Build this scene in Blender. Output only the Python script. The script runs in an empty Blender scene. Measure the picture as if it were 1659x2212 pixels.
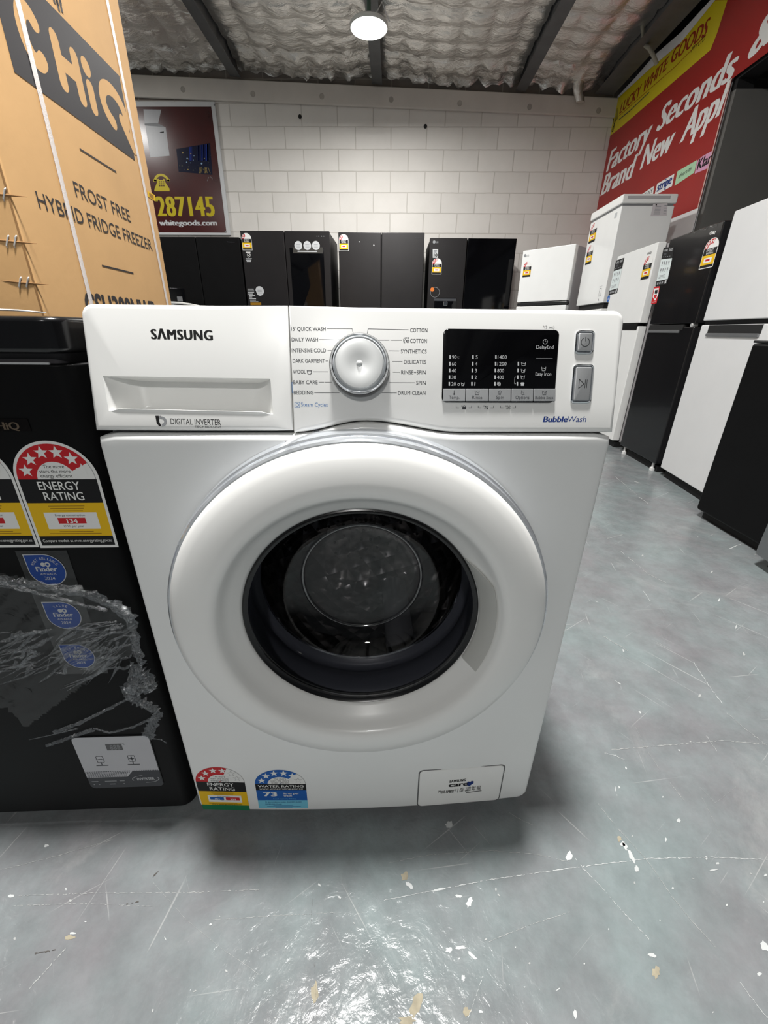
import bpy, bmesh, math, random
from mathutils import Vector, Matrix
random.seed(7)
C = bpy.context.scene.collection
PI = math.pi
V = Vector

# ------------------------------------------------------------------ camera, world, lamps, exposure
SC = bpy.context.scene
CAM_F, CAM_PITCH, CAM_YAW, CAM_ROLL = 891.781546, 0.41467, 0.01978, 0.010669
CAM_P = V((0.036643, -0.471378, 0.814387))
def cam_axes():
    cy, sy, cp, sp = math.cos(CAM_YAW), math.sin(CAM_YAW), math.cos(CAM_PITCH), math.sin(CAM_PITCH)
    f = V((-sy*cp, cy*cp, -sp)); r = V((cy, sy, 0)); u = r.cross(f)
    c, s = math.cos(CAM_ROLL), math.sin(CAM_ROLL)
    return c*r + s*u, c*u - s*r, f
CR, CU, CF = cam_axes()
cd = bpy.data.cameras.new('camera'); co = bpy.data.objects.new('camera', cd); C.objects.link(co)
m4 = Matrix((CR, CU, -CF)).transposed().to_4x4(); m4.translation = CAM_P; co.matrix_world = m4
cd.sensor_fit = 'VERTICAL'; cd.sensor_height = 36; cd.lens = CAM_F/2212*36; cd.clip_start = .01; cd.clip_end = 100
SC.camera = co
SC.view_settings.view_transform = 'Standard'; SC.view_settings.look = 'None'
SC.view_settings.gamma = 1; SC.view_settings.use_curve_mapping = False
SC.view_settings.exposure = 0.2
W = bpy.data.worlds.new('world'); SC.world = W; W.use_nodes = True
W.node_tree.nodes['Background'].inputs[0].default_value = (.86, .93, 1, 1)
W.node_tree.nodes['Background'].inputs[1].default_value = .05
def disc_lamp(loc, power, size, name, spread=PI):
    l = bpy.data.lights.new(name, 'AREA'); l.shape = 'DISK'; l.size = size; l.energy = power; l.spread = spread
    l.color = (1, .985, .955)
    o = bpy.data.objects.new(name, l); C.objects.link(o); o.location = loc; return o
LAMP = (-.207, 3.95, 2.95)
disc_lamp((-.06, .12, 3.2), 134, .32, 'bay_or_fill_light')
disc_lamp((LAMP[0], LAMP[1], LAMP[2]-.012), 62, .25, 'bay_or_fill_light')
disc_lamp((-.1, -4.0, 3.2), 82, .32, 'bay_or_fill_light')  # unseen light added behind the camera to fill the front faces
disc_lamp((-3.6, .3, 3.3), 30, .32, 'bay_or_fill_light')  # unseen light high on the left, level with the washer
disc_lamp((-3.6, 4.0, 3.3), 34, .32, 'bay_or_fill_light')  # unseen light high on the left, towards the back wall

def at(u, v, P, n):
    """point of the plane through P with normal n that is seen at pixel (u, v)"""
    d = CF + CR*((u-829.5)/CAM_F) - CU*((v-1106)/CAM_F)
    n = V(n); t = (V(P)-CAM_P).dot(n)/d.dot(n)
    return CAM_P + d*t
def aty(u, v, y): return at(u, v, (0, y, 0), (0, 1, 0))
def atz(u, v, z): return at(u, v, (0, 0, z), (0, 0, 1))

# ------------------------------------------------------------------ materials
def s2l(c):
    return tuple((x/255/12.92 if x/255 <= .04045 else ((x/255+.055)/1.055)**2.4) for x in c)
MC = {}
def mat(name, col, rough=.5, metal=0, noise=0, bump=0, bscale=200, coat=0, spec=.5, nscale=8):
    if name in MC: return MC[name]
    m = bpy.data.materials.new(name); m.use_nodes = True; nt = m.node_tree; b = nt.nodes['Principled BSDF']
    c = (*s2l(col), 1)
    b.inputs['Base Color'].default_value = c; b.inputs['Roughness'].default_value = rough
    b.inputs['Metallic'].default_value = metal; b.inputs['Coat Weight'].default_value = coat
    b.inputs['Coat Roughness'].default_value = .06; b.inputs['Specular IOR Level'].default_value = spec
    if noise or bump:
        tc = nt.nodes.new('ShaderNodeTexCoord')
    if noise:
        n = nt.nodes.new('ShaderNodeTexNoise'); n.inputs['Scale'].default_value = nscale; n.inputs['Detail'].default_value = 5
        nt.links.new(tc.outputs['Object'], n.inputs['Vector'])
        r = nt.nodes.new('ShaderNodeValToRGB')
        r.color_ramp.elements[0].position = .3; r.color_ramp.elements[1].position = .7
        r.color_ramp.elements[0].color = tuple(x*(1-noise) for x in c[:3])+(1,)
        r.color_ramp.elements[1].color = tuple(min(1, x*(1+noise)) for x in c[:3])+(1,)
        nt.links.new(n.outputs['Fac'], r.inputs['Fac']); nt.links.new(r.outputs['Color'], b.inputs['Base Color'])
    if bump:
        n2 = nt.nodes.new('ShaderNodeTexNoise'); n2.inputs['Scale'].default_value = bscale; n2.inputs['Detail'].default_value = 4
        nt.links.new(tc.outputs['Object'], n2.inputs['Vector'])
        bp = nt.nodes.new('ShaderNodeBump'); bp.inputs['Strength'].default_value = bump; bp.inputs['Distance'].default_value = .002
        nt.links.new(n2.outputs['Fac'], bp.inputs['Height']); nt.links.new(bp.outputs['Normal'], b.inputs['Normal'])
    MC[name] = m; return m
def film(name, tint, gl, rough, col=(255, 255, 255), bump=0, bscale=60, fres=1.45, flat=False):
    """see-through sheet: tinted transparency under a glossy skin"""
    if name in MC: return MC[name]
    m = bpy.data.materials.new(name); m.use_nodes = True; nt = m.node_tree; nt.nodes.clear()
    o = nt.nodes.new('ShaderNodeOutputMaterial'); t = nt.nodes.new('ShaderNodeBsdfTransparent'); t.inputs[0].default_value = (*tint, 1)
    g = nt.nodes.new('ShaderNodeBsdfGlossy'); g.inputs['Roughness'].default_value = rough; g.inputs['Color'].default_value = (*s2l(col), 1)
    f = nt.nodes.new('ShaderNodeFresnel'); f.inputs[0].default_value = fres
    ad = nt.nodes.new('ShaderNodeMath'); ad.operation = 'ADD'; ad.inputs[1].default_value = gl; ad.use_clamp = True
    mx = nt.nodes.new('ShaderNodeMixShader')
    if flat: mx.inputs[0].default_value = gl
    else: nt.links.new(f.outputs[0], ad.inputs[0]); nt.links.new(ad.outputs[0], mx.inputs[0])
    nt.links.new(t.outputs[0], mx.inputs[1]); nt.links.new(g.outputs[0], mx.inputs[2]); nt.links.new(mx.outputs[0], o.inputs[0])
    if bump:
        tc = nt.nodes.new('ShaderNodeTexCoord'); n = nt.nodes.new('ShaderNodeTexNoise'); n.inputs['Scale'].default_value = bscale
        n.inputs['Detail'].default_value = 6; n.inputs['Distortion'].default_value = 1.5
        bp = nt.nodes.new('ShaderNodeBump'); bp.inputs['Strength'].default_value = bump; bp.inputs['Distance'].default_value = .01
        nt.links.new(tc.outputs['Object'], n.inputs['Vector']); nt.links.new(n.outputs['Fac'], bp.inputs['Height'])
        nt.links.new(bp.outputs['Normal'], g.inputs['Normal']); nt.links.new(bp.outputs['Normal'], f.inputs['Normal'])
    MC[name] = m; return m
def ink(name, col, rough=.55): return mat('ink_'+name, col, rough, spec=.3)
WHITE = mat('white_enamel', (236, 237, 236), .28, coat=.25, noise=.015)
WHITEP = mat('white_plastic', (238, 238, 236), .3, coat=.2, noise=.015)
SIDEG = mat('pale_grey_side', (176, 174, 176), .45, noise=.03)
BLACK = mat('black_enamel', (19, 19, 21), .22, coat=.3, noise=.1)
BLACKM = mat('black_matt', (12, 12, 13), .45, noise=.12, spec=.14)
BLACKS = mat('black_steel', (34, 32, 33), .33, metal=.3, noise=.08)
GLASSB = mat('black_glass', (6, 6, 8), .06, noise=.1)
RUBB = mat('dark_rubber', (12, 12, 13), .7, noise=.1)
CHROME = mat('chrome', (225, 228, 232), .1, metal=1, noise=.02)
DCHROME = mat('dark_chrome', (40, 41, 44), .12, metal=1, noise=.02)
SILVER = mat('silver_plastic', (205, 207, 208), .28, metal=.45, noise=.03)
STEEL = mat('stainless', (150, 153, 155), .32, metal=.9, noise=.05)
GREYP = mat('grey_plastic', (120, 121, 123), .45, noise=.04)
I_BLACK, I_WHITE, I_RED = ink('black', (18, 18, 20)), ink('white', (232, 232, 230)), ink('red', (196, 32, 40))
I_YEL, I_BLUE, I_GREY = ink('yellow', (232, 186, 20)), ink('blue', (28, 92, 172)), ink('grey', (140, 142, 145))
I_LBLUE, I_GREEN, I_DGREY = ink('light_blue', (116, 196, 222)), ink('green', (20, 116, 74)), ink('dark_grey', (66, 68, 72))
I_NAVY = ink('navy', (20, 50, 120)); I_SILV = ink('silver', (190, 192, 194)); I_STEAM = ink('steam_blue', (62, 116, 176))

# ------------------------------------------------------------------ object helpers
class Thing:
    def __init__(s, name, label, cat, loc=(0, 0, 0), rot=0, group=None, mesh=None, kind=None):
        s.o = bpy.data.objects.new(name, mesh); C.objects.link(s.o)
        s.o.location = loc; s.o.rotation_euler = (0, 0, rot)
        s.M = Matrix.Translation(V(loc)) @ Matrix.Rotation(rot, 4, 'Z'); s.I = s.M.inverted()
        if label: s.o['label'] = label
        if cat: s.o['category'] = cat
        if group: s.o['group'] = group
        if kind: s.o['kind'] = kind
class G:
    """collects shapes into one mesh"""
    def __init__(s): s.b = bmesh.new(); s.mi = 0
    def face(s, pts):
        f = s.b.faces.new([s.b.verts.new(V(p)) for p in pts]); f.material_index = s.mi; return f
    def grid(s, rows, closed=False):
        vs = [[s.b.verts.new(V(p)) for p in r] for r in rows]
        for a, c in zip(vs, vs[1:]):
            n = len(a)
            for i in range(n if closed else n-1):
                try:
                    f = s.b.faces.new((a[i], a[(i+1) % n], c[(i+1) % n], c[i])); f.material_index = s.mi
                except ValueError: pass
        return vs
    def cap(s, vs):
        f = s.b.faces.new(vs); f.material_index = s.mi; return f
    def box(s, x0, x1, y0, y1, z0, z1):
        v = [s.b.verts.new((x, y, z)) for x in (x0, x1) for y in (y0, y1) for z in (z0, z1)]
        for q in ((0, 1, 3, 2), (4, 6, 7, 5), (0, 4, 5, 1), (2, 3, 7, 6), (0, 2, 6, 4), (1, 5, 7, 3)):
            s.b.faces.new([v[i] for i in q]).material_index = s.mi
    def lathe(s, c, n, prof, seg=64, t0=0, t1=2*PI, up=None):
        """revolve (radius, height along n) about the axis n through c"""
        c, n = V(c), V(n).normalized(); u = V(up or (1, 0, 0)); u = (u-n*u.dot(n)).normalized(); w = n.cross(u)
        full = abs(t1-t0-2*PI) < 1e-6; k = seg if full else seg+1
        rows = [[c+n*h+(u*math.cos(t0+(t1-t0)*i/seg)+w*math.sin(t0+(t1-t0)*i/seg))*max(r, 1e-5) for i in range(k)] for r, h in prof]
        return s.grid(rows, full)
    def tube(s, pts, r, seg=8):
        pts = [V(p) for p in pts]; rows = []
        for i, p in enumerate(pts):
            d = (pts[min(i+1, len(pts)-1)]-pts[max(i-1, 0)]).normalized()
            a = d.cross(V((0, 0, 1)))
            if a.length < .05: a = d.cross(V((0, 1, 0)))
            a.normalize(); e = d.cross(a); rr = r[i] if isinstance(r, (list, tuple)) else r
            rows.append([p+(a*math.cos(2*PI*k/seg)+e*math.sin(2*PI*k/seg))*rr for k in range(seg)])
        vs = s.grid(rows, True)
        s.cap(vs[0][::-1]); s.cap(vs[-1])
    def prism(s, pts, d):
        """polygon pts pushed along d"""
        a = [s.b.verts.new(V(p)) for p in pts]; c = [s.b.verts.new(V(p)+V(d)) for p in pts]
        s.cap(a); s.cap(c[::-1]); n = len(a)
        for i in range(n): s.cap((a[i], c[i], c[(i+1) % n], a[(i+1) % n]))
    def build(s, name, m, parent=None, bevel=0, smooth=40, seg=3, kind=None, weld=0, label=None):
        if weld: bmesh.ops.remove_doubles(s.b, verts=s.b.verts, dist=weld)
        bmesh.ops.recalc_face_normals(s.b, faces=s.b.faces)
        me = bpy.data.meshes.new(name); s.b.to_mesh(me); s.b.free()
        for k in (m if isinstance(m, (list, tuple)) else [m]): me.materials.append(k)
        if smooth:
            me.shade_smooth(); me.set_sharp_from_angle(angle=math.radians(smooth))
        o = bpy.data.objects.new(name, me); C.objects.link(o)
        if parent is not None: o.parent = parent.o if isinstance(parent, Thing) else parent
        if kind: o['kind'] = kind
        if label: o['label'] = label
        if bevel:
            bv = o.modifiers.new('bevel', 'BEVEL'); bv.width = bevel; bv.segments = seg; bv.limit_method = 'ANGLE'; bv.angle_limit = math.radians(40)
            bv.harden_normals = True
        return o
def boxo(name, m, parent, x0, x1, y0, y1, z0, z1, bevel=0, **k):
    g = G(); g.box(x0, x1, y0, y1, z0, z1); return g.build(name, m, parent, bevel, **k)
def struct(o): o['kind'] = 'structure'; return o

class Face:
    """flat area of a thing: origin and two axes in the thing's own coordinates"""
    def __init__(s, T, o, ax, ay, warp=None):
        s.T = T; s.o = V(o); s.ax = V(ax).normalized(); s.ay = V(ay).normalized(); s.n = s.ax.cross(s.ay); s.warp = warp
        s.wo = T.M @ s.o; s.wn = T.M.to_3x3() @ s.n
    def px(s, u, v):
        p = s.T.I @ at(u, v, s.wo, s.wn) - s.o
        return p.dot(s.ax), p.dot(s.ay)
    def P(s, a, b, h=0):
        p = s.o + s.ax*a + s.ay*b + s.n*h
        return s.warp(p) if s.warp else p
TC = {}
def glyphs(txt, bold=0, shear=0, space=1):
    k = (txt, bold, shear, space)
    if k in TC: return TC[k]
    c = bpy.data.curves.new('t', 'FONT'); c.body = txt; c.offset = bold; c.shear = shear; c.space_character = space; c.resolution_u = 3
    o = bpy.data.objects.new('t', c); C.objects.link(o)
    me = bpy.data.meshes.new_from_object(o.evaluated_get(bpy.context.evaluated_depsgraph_get()))
    vs = [(v.co.x, v.co.y) for v in me.vertices]; fs = [tuple(p.vertices) for p in me.polygons]
    bpy.data.objects.remove(o); bpy.data.curves.remove(c); bpy.data.meshes.remove(me)
    TC[k] = (vs, fs); return TC[k]
CAPH = max(y for x, y in glyphs('H')[0])
class Print:
    """flat printed matter on a Face, gathered into one mesh"""
    def __init__(s, F, base=.0004, eps=.00012):
        s.F = F; s.v = []; s.f = []; s.mi = []; s.mats = []; s.base = base; s.eps = eps; s.lay = 0
    def L(s, k): s.lay = k; return s
    def _m(s, m):
        if m not in s.mats: s.mats.append(m)
        return s.mats.index(m)
    def raw(s, pts, faces, m):
        o = len(s.v); h = s.base+s.lay*s.eps; mi = s._m(m)
        s.v += [s.F.P(a, b, h) for a, b in pts]
        for f in faces: s.f.append([o+i for i in f]); s.mi.append(mi)
    def poly(s, pts, m): s.raw(pts, [list(range(len(pts)))], m)
    def rect(s, a0, b0, a1, b1, m): s.poly([(a0, b0), (a1, b0), (a1, b1), (a0, b1)], m)
    def rrect(s, a0, b0, a1, b1, r, m, sk=0): s.poly([(a+sk*(b-b0), b) for a, b in rr(a0, b0, a1, b1, r)], m)
    def ell(s, ca, cb, ra, rb, m, t0=0, t1=360, n=40):
        p = [(ca+ra*math.cos(math.radians(t0+(t1-t0)*i/n)), cb+rb*math.sin(math.radians(t0+(t1-t0)*i/n))) for i in range(n+(0 if t1-t0 >= 360 else 1))]
        if 0 < t1-t0 < 360 and abs(t1-t0-180) > 1: p.append((ca, cb))
        s.poly(p, m)
    def ring(s, ca, cb, r0, r1, m, t0=0, t1=360, n=36, q=1):
        p = []; f = []
        for i in range(n+1):
            t = math.radians(t0+(t1-t0)*i/n)
            p += [(ca+r0*math.cos(t), cb+r0*q*math.sin(t)), (ca+r1*math.cos(t), cb+r1*q*math.sin(t))]
            if i: f.append((2*i-2, 2*i-1, 2*i+1, 2*i))
        s.raw(p, f, m)
    def line(s, pts, w, m):
        for (a, b), (c, d) in zip(pts, pts[1:]):
            l = math.hypot(c-a, d-b) or 1; x, y = -(d-b)/l*w/2, (c-a)/l*w/2
            ea, eb = (c-a)/l*w/2, (d-b)/l*w/2
            s.poly([(a+x-ea, b+y-eb), (a-x-ea, b-y-eb), (c-x+ea, d-y+eb), (c+x+ea, d+y+eb)], m)
    def star(s, ca, cb, r, m, rot=90, k=.42):
        s.poly([(ca+(r if i % 2 == 0 else r*k)*math.cos(math.radians(rot+36*i)), cb+(r if i % 2 == 0 else r*k)*math.sin(math.radians(rot+36*i))) for i in range(10)], m)
    def text(s, t, a0, b0, w, h, m, a1=None, b1=None, bold=0, shear=0, space=1, up=None):
        """text from baseline start (a0,b0): width w (None: natural), cap height h; the baseline may run to (a1,b1)"""
        fat = bold; vs, fs = glyphs(t, 0, shear, space); x0 = min(v[0] for v in vs); x1 = max(v[0] for v in vs)
        if a1 is None:
            if w is None: w = (x1-x0+2.6*fat)/CAPH*h
            a1, b1 = a0+w, b0
        u = up or (0, h); lay = s.lay
        for k in ((0,) if not fat else (-1, 0, 1)):
            d = k*fat*1.3; y_ = lambda y: y+(0 if not k else k*.0)
            s.raw([(a0+(a1-a0)*(x-x0+d+fat*1.3)/(x1-x0+2.6*fat)+u[0]*y/CAPH, b0+(b1-b0)*(x-x0+d+fat*1.3)/(x1-x0+2.6*fat)+u[1]*y/CAPH) for x, y in vs], fs, m); s.lay += .2
        s.lay = lay
    def ctext(s, t, ca, b0, h, m, sx=1, **k):
        vs, fs = glyphs(t); w = (max(v[0] for v in vs)-min(v[0] for v in vs)+2.6*k.get('bold', 0))/CAPH*h*sx
        s.text(t, ca-w/2, b0, w, h, m, **k)
    # the same by where things are seen on this face
    def pt(s, t, u0, v0, u1, v1, hp, m, **k):
        a0, b0 = s.F.px(u0, v0); a1, b1 = s.F.px(u1, v1); h = abs(s.F.px(u0, v0-hp)[1]-b0)
        s.text(t, a0, b0, None, h, m, a1=a1, b1=b1, **k)
    def pl(s, pts, wp, m):
        q = [s.F.px(*p) for p in pts]; u, v = pts[0]
        s.line(q, abs(s.F.px(u, v-wp)[1]-q[0][1]), m)
    def pp(s, pts, m): s.poly([s.F.px(*p) for p in pts], m)
    def build(s, name, parent, label=None):
        me = bpy.data.meshes.new(name); me.from_pydata([tuple(v) for v in s.v], [], s.f)
        for m in s.mats: me.materials.append(m)
        me.polygons.foreach_set('material_index', s.mi); me.update()
        o = bpy.data.objects.new(name, me); C.objects.link(o); o.parent = parent.o if isinstance(parent, Thing) else parent
        if label: o['label'] = label
        return o
def rr(a0, b0, a1, b1, r, n=6):
    p = []
    for ca, cb, t in ((a1-r, b0+r, -90), (a1-r, b1-r, 0), (a0+r, b1-r, 90), (a0+r, b0+r, 180)):
        p += [(ca+r*math.cos(math.radians(t+90*i/n)), cb+r*math.sin(math.radians(t+90*i/n))) for i in range(n+1)]
    return p
def inset(pts, d):
    """move every point of a ccw outline inwards by d"""
    n = len(pts); out = []
    for i in range(n):
        (ax, ay), (bx, by), (cx, cy) = pts[i-1], pts[i], pts[(i+1) % n]
        e1 = V((bx-ax, by-ay)); e2 = V((cx-bx, cy-by))
        if e1.length < 1e-9: e1 = e2
        if e2.length < 1e-9: e2 = e1
        e1.normalize(); e2.normalize(); n1 = V((-e1.y, e1.x)); n2 = V((-e2.y, e2.x)); b = n1+n2
        b = b/max(b.length_squared/2, .4)
        out.append((bx+b.x*d, by+b.y*d))
    return out
def slab(g, F, pts, r, depth, h=0, hole=None, back=False):
    """plate on a Face with a rounded front edge; optional hole loop is left open and returned"""
    rows = [[F.P(a, b, h-depth) for a, b in pts]]
    for k in range(5):
        t = k/4*PI/2; R_ = [r(a, b) if callable(r) else r for a, b in pts]
        q = [(a+(c-a)*R_[i]*(1-math.cos(t))/1e-3, b+(d-b)*R_[i]*(1-math.cos(t))/1e-3) for i, ((a, b), (c, d)) in enumerate(zip(pts, inset(pts, 1e-3)))]
        rows.append([F.P(a, b, h-R_[i]*(1-math.sin(t))) for i, (a, b) in enumerate(q)])
    vs = g.grid(rows, True)
    if hole is None: g.cap(vs[-1])
    else:
        hv = [g.b.verts.new(F.P(a, b, h)) for a, b in hole]
        es = []
        for loop in (vs[-1], hv):
            for i in range(len(loop)):
                e = g.b.edges.get((loop[i], loop[(i+1) % len(loop)])) or g.b.edges.new((loop[i], loop[(i+1) % len(loop)])); es.append(e)
        bmesh.ops.triangle_fill(g.b, edges=es, use_beauty=True)
        return hv

def star_label(F, kind, a, b, w, h, red, full, n, detail, parent, num='134', border=True, name=None):
    """rating sticker: arch of stars over a dark band and a coloured field; (a,b) its lower left corner"""
    p = Print(F, base=.0002 if detail else .0012, eps=.00004 if detail else .0003)
    W_, H = w, h; ar = .36 if kind == 'water' else .335
    main = I_BLUE if kind == 'water' else I_RED
    yb = b+H*(1-ar); rad = (w*.5, H*ar)
    m = .035*w if border else 0
    arch = lambda k: [(a+w-k, b+k if k else b)] + [(a+w/2+(rad[0]-k)*math.cos(math.radians(t)), yb+(rad[1]-k)*math.sin(math.radians(t))) for t in range(0, 181, 6)] + [(a+k, b+k if k else b)]
    if border: p.L(0).poly(arch(0), I_WHITE)
    wi, x0 = w-2*m, a+m; rx, ry = rad[0]-m, rad[1]-m
    p.L(1).poly([(a+w/2+rx*math.cos(math.radians(t)), yb+ry*math.sin(math.radians(t))) for t in range(0, 181, 5)], I_WHITE)
    p.L(2).poly([(a+w/2, yb)]+[(a+w/2+rx*math.cos(math.radians(180-red*i/30)), yb+ry*math.sin(math.radians(180-red*i/30))) for i in range(31)], main)
    p.L(3).poly([(a+w/2+rx*.5*math.cos(math.radians(t)), yb+ry*.5*math.sin(math.radians(t))) for t in range(0, 181, 10)], I_WHITE)
    if detail:
        for k in range(0, 180-int(red), 6):
            t, t2 = math.radians(k), math.radians(k+6)
            p.line([(a+w/2+rx*.985*math.cos(t), yb+ry*.985*math.sin(t)), (a+w/2+rx*.985*math.cos(t2), yb+ry*.985*math.sin(t2))], w*.006, I_GREY)
    for i in range(n):
        t = math.radians(180-(i+.5)*180/n*.97-2); sx, sy = a+w/2+rx*.75*math.cos(t), yb+ry*.75*math.sin(t)+h*.01
        if i < full: p.L(4).star(sx, sy, w*(.085 if detail else .1), I_WHITE, rot=90)
        elif detail:
            p.L(4).star(sx, sy, w*.085, I_GREY); p.L(5).star(sx, sy, w*.072, I_WHITE)
    cx = a+w/2
    if detail:
        for j, tx in enumerate(('The more', 'stars the more', ('water' if kind == 'water' else 'energy')+' efficient')):
            p.L(4).ctext(tx, cx, yb+ry*(.32-.135*j), w*.042, I_BLACK)
    if kind == 'water':
        y1 = b+H*.475
        p.L(2).rect(x0, y1, x0+wi, yb, I_BLACK)
        p.L(3).text('WATER RATING', x0+wi*.05, y1+(yb-y1)*.5, wi*.9, (yb-y1)*.34, I_WHITE, bold=.01)
        p.text('www.waterrating.gov.au', x0+wi*.07, y1+(yb-y1)*.17, wi*.86, (yb-y1)*.2, I_WHITE)
        y2 = b+H*.215; p.L(2).rect(x0, y2, x0+wi, y1, I_BLUE)
        p.L(3).text('73', x0+wi*.13, y2+(y1-y2)*.42, wi*.28, (y1-y2)*.42, I_WHITE, bold=.03)
        p.text('litres per', x0+wi*.53, y2+(y1-y2)*.62, wi*.32, (y1-y2)*.17, I_WHITE, bold=.012)
        p.text('wash', x0+wi*.53, y2+(y1-y2)*.4, wi*.17, (y1-y2)*.17, I_WHITE, bold=.012)
        p.text('Load capacity 8.5 kg', x0+wi*.32, y2+(y1-y2)*.12, wi*.45, (y1-y2)*.1, I_LBLUE)
        p.L(2).rect(x0, b+H*.0, x0+wi, y2, I_LBLUE)
        p.L(3).text('In accordance with AS/NZS 6400', x0+wi*.15, b+H*.158, wi*.73, H*.02, I_NAVY, bold=.01)
        p.text('SAMSUNG Model', x0+wi*.14, b+H*.102, wi*.33, H*.018, I_NAVY, bold=.01)
        for j, (q0, q1) in enumerate(((.3, .7), (.17, .86), (.34, .68))): p.rect(x0+wi*q0, b+H*(.07-.025*j), x0+wi*q1, b+H*(.079-.025*j), I_STEAM)
    else:
        y1 = b+H*.445
        p.L(2).rect(x0, y1, x0+wi, yb, I_BLACK)
        p.L(3).text('ENERGY', x0+wi*.22, y1+(yb-y1)*.56, wi*.54, (yb-y1)*.34, I_WHITE, bold=.008)
        p.text('RATING', x0+wi*.25, y1+(yb-y1)*.12, wi*.52, (yb-y1)*.34, I_WHITE, bold=.008)
        y2 = b+H*.12
        p.L(2).rect(x0, y2, x0+wi, y1, I_YEL)
        p.L(2).rect(x0, b+m, x0+wi, y2, I_GREEN if kind == 'washer' else I_BLACK)
        wb = (.17, .87) if detail else (.2, .8)
        p.L(3).rect(x0+wi*wb[0], y2+(y1-y2)*.22, x0+wi*wb[1], y1-(y1-y2)*.28, I_WHITE)
        yy0, yy1 = y2+(y1-y2)*.22, y1-(y1-y2)*.28
        if not detail: p.L(4).rect(x0+wi*.33, yy0+(yy1-yy0)*.3, x0+wi*.67, yy1-(yy1-yy0)*.3, I_RED)
        elif kind == 'washer':
            p.L(4).rect(x0+wi*.21, yy0+(yy1-yy0)*.32, x0+wi*.5, yy1-(yy1-yy0)*.26, I_BLUE); p.rect(x0+wi*.54, yy0+(yy1-yy0)*.32, x0+wi*.83, yy1-(yy1-yy0)*.26, I_RED)
            p.L(5).ctext('184', x0+wi*.36, yy0+(yy1-yy0)*.36, (yy1-yy0)*.22, I_WHITE, bold=.02, sx=1.1); p.ctext('334', x0+wi*.69, yy0+(yy1-yy0)*.36, (yy1-yy0)*.22, I_WHITE, bold=.02, sx=1.1)
            p.ctext('Energy consumption', x0+wi*.5, yy1-(yy1-yy0)*.18, (yy1-yy0)*.1, I_BLACK); p.ctext('kWh per year', x0+wi*.52, yy0+(yy1-yy0)*.17, (yy1-yy0)*.1, I_BLACK)
        else:
            p.L(4).rect(x0+wi*.33, yy0+(yy1-yy0)*.33, x0+wi*.7, yy1-(yy1-yy0)*.32, I_RED)
            p.L(5).ctext(num, x0+wi*.515, yy0+(yy1-yy0)*.36, (yy1-yy0)*.25, I_WHITE, bold=.02, sx=1.2)
            p.ctext('Energy consumption', x0+wi*.51, yy1-(yy1-yy0)*.22, (yy1-yy0)*.12, I_BLACK, sx=1.1); p.ctext('kWh per year', x0+wi*.52, yy0+(yy1-yy0)*.12, (yy1-yy0)*.12, I_BLACK, sx=1.1)
        if detail:
            for j in range(3): p.L(3).rect(x0+wi*(.26+.02*j), y1-(y1-y2)*(.1+.07*j), x0+wi*(.74-.02*j), y1-(y1-y2)*(.082+.07*j), I_BROWN)
            for j in range(2): p.rect(x0+wi*(.3-.14*j), y2+(y1-y2)*(.13-.06*j), x0+wi*(.76+.1*j), y2+(y1-y2)*(.15-.06*j), I_BROWN)
            if kind == 'washer': p.text('www.energyrating.gov.au', x0+wi*.22, y2+(y1-y2)*.03, wi*.62, H*.018, I_BLACK, bold=.01)
            else: p.L(3).text('Compare models at www.energyrating.gov.au', x0+wi*.03, b+m+(y2-b-m)*.36, wi*.94, (y2-b-m)*.3, I_WHITE)
    return p.build(name or ('water_label' if kind == 'water' else 'energy_label'), parent)
I_BROWN = ink('label_brown', (150, 108, 20))
def px_label(F, u0, v0, u1, v1, parent, red=100, full=3, n=6, top=None, **k):
    """rating sticker whose lower left is seen at (u0,v0) and lower right at (u1,v1), top at height top"""
    a0, b0 = F.px(u0, v0); a1, b1 = F.px(u1, v1); w = abs(a1-a0)
    h = abs(F.px(*top)[1]-b0) if top else w*1.5
    return star_label(F, 'energy', min(a0, a1), b0, w, h, red, full, n, False, parent, **k)

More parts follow.
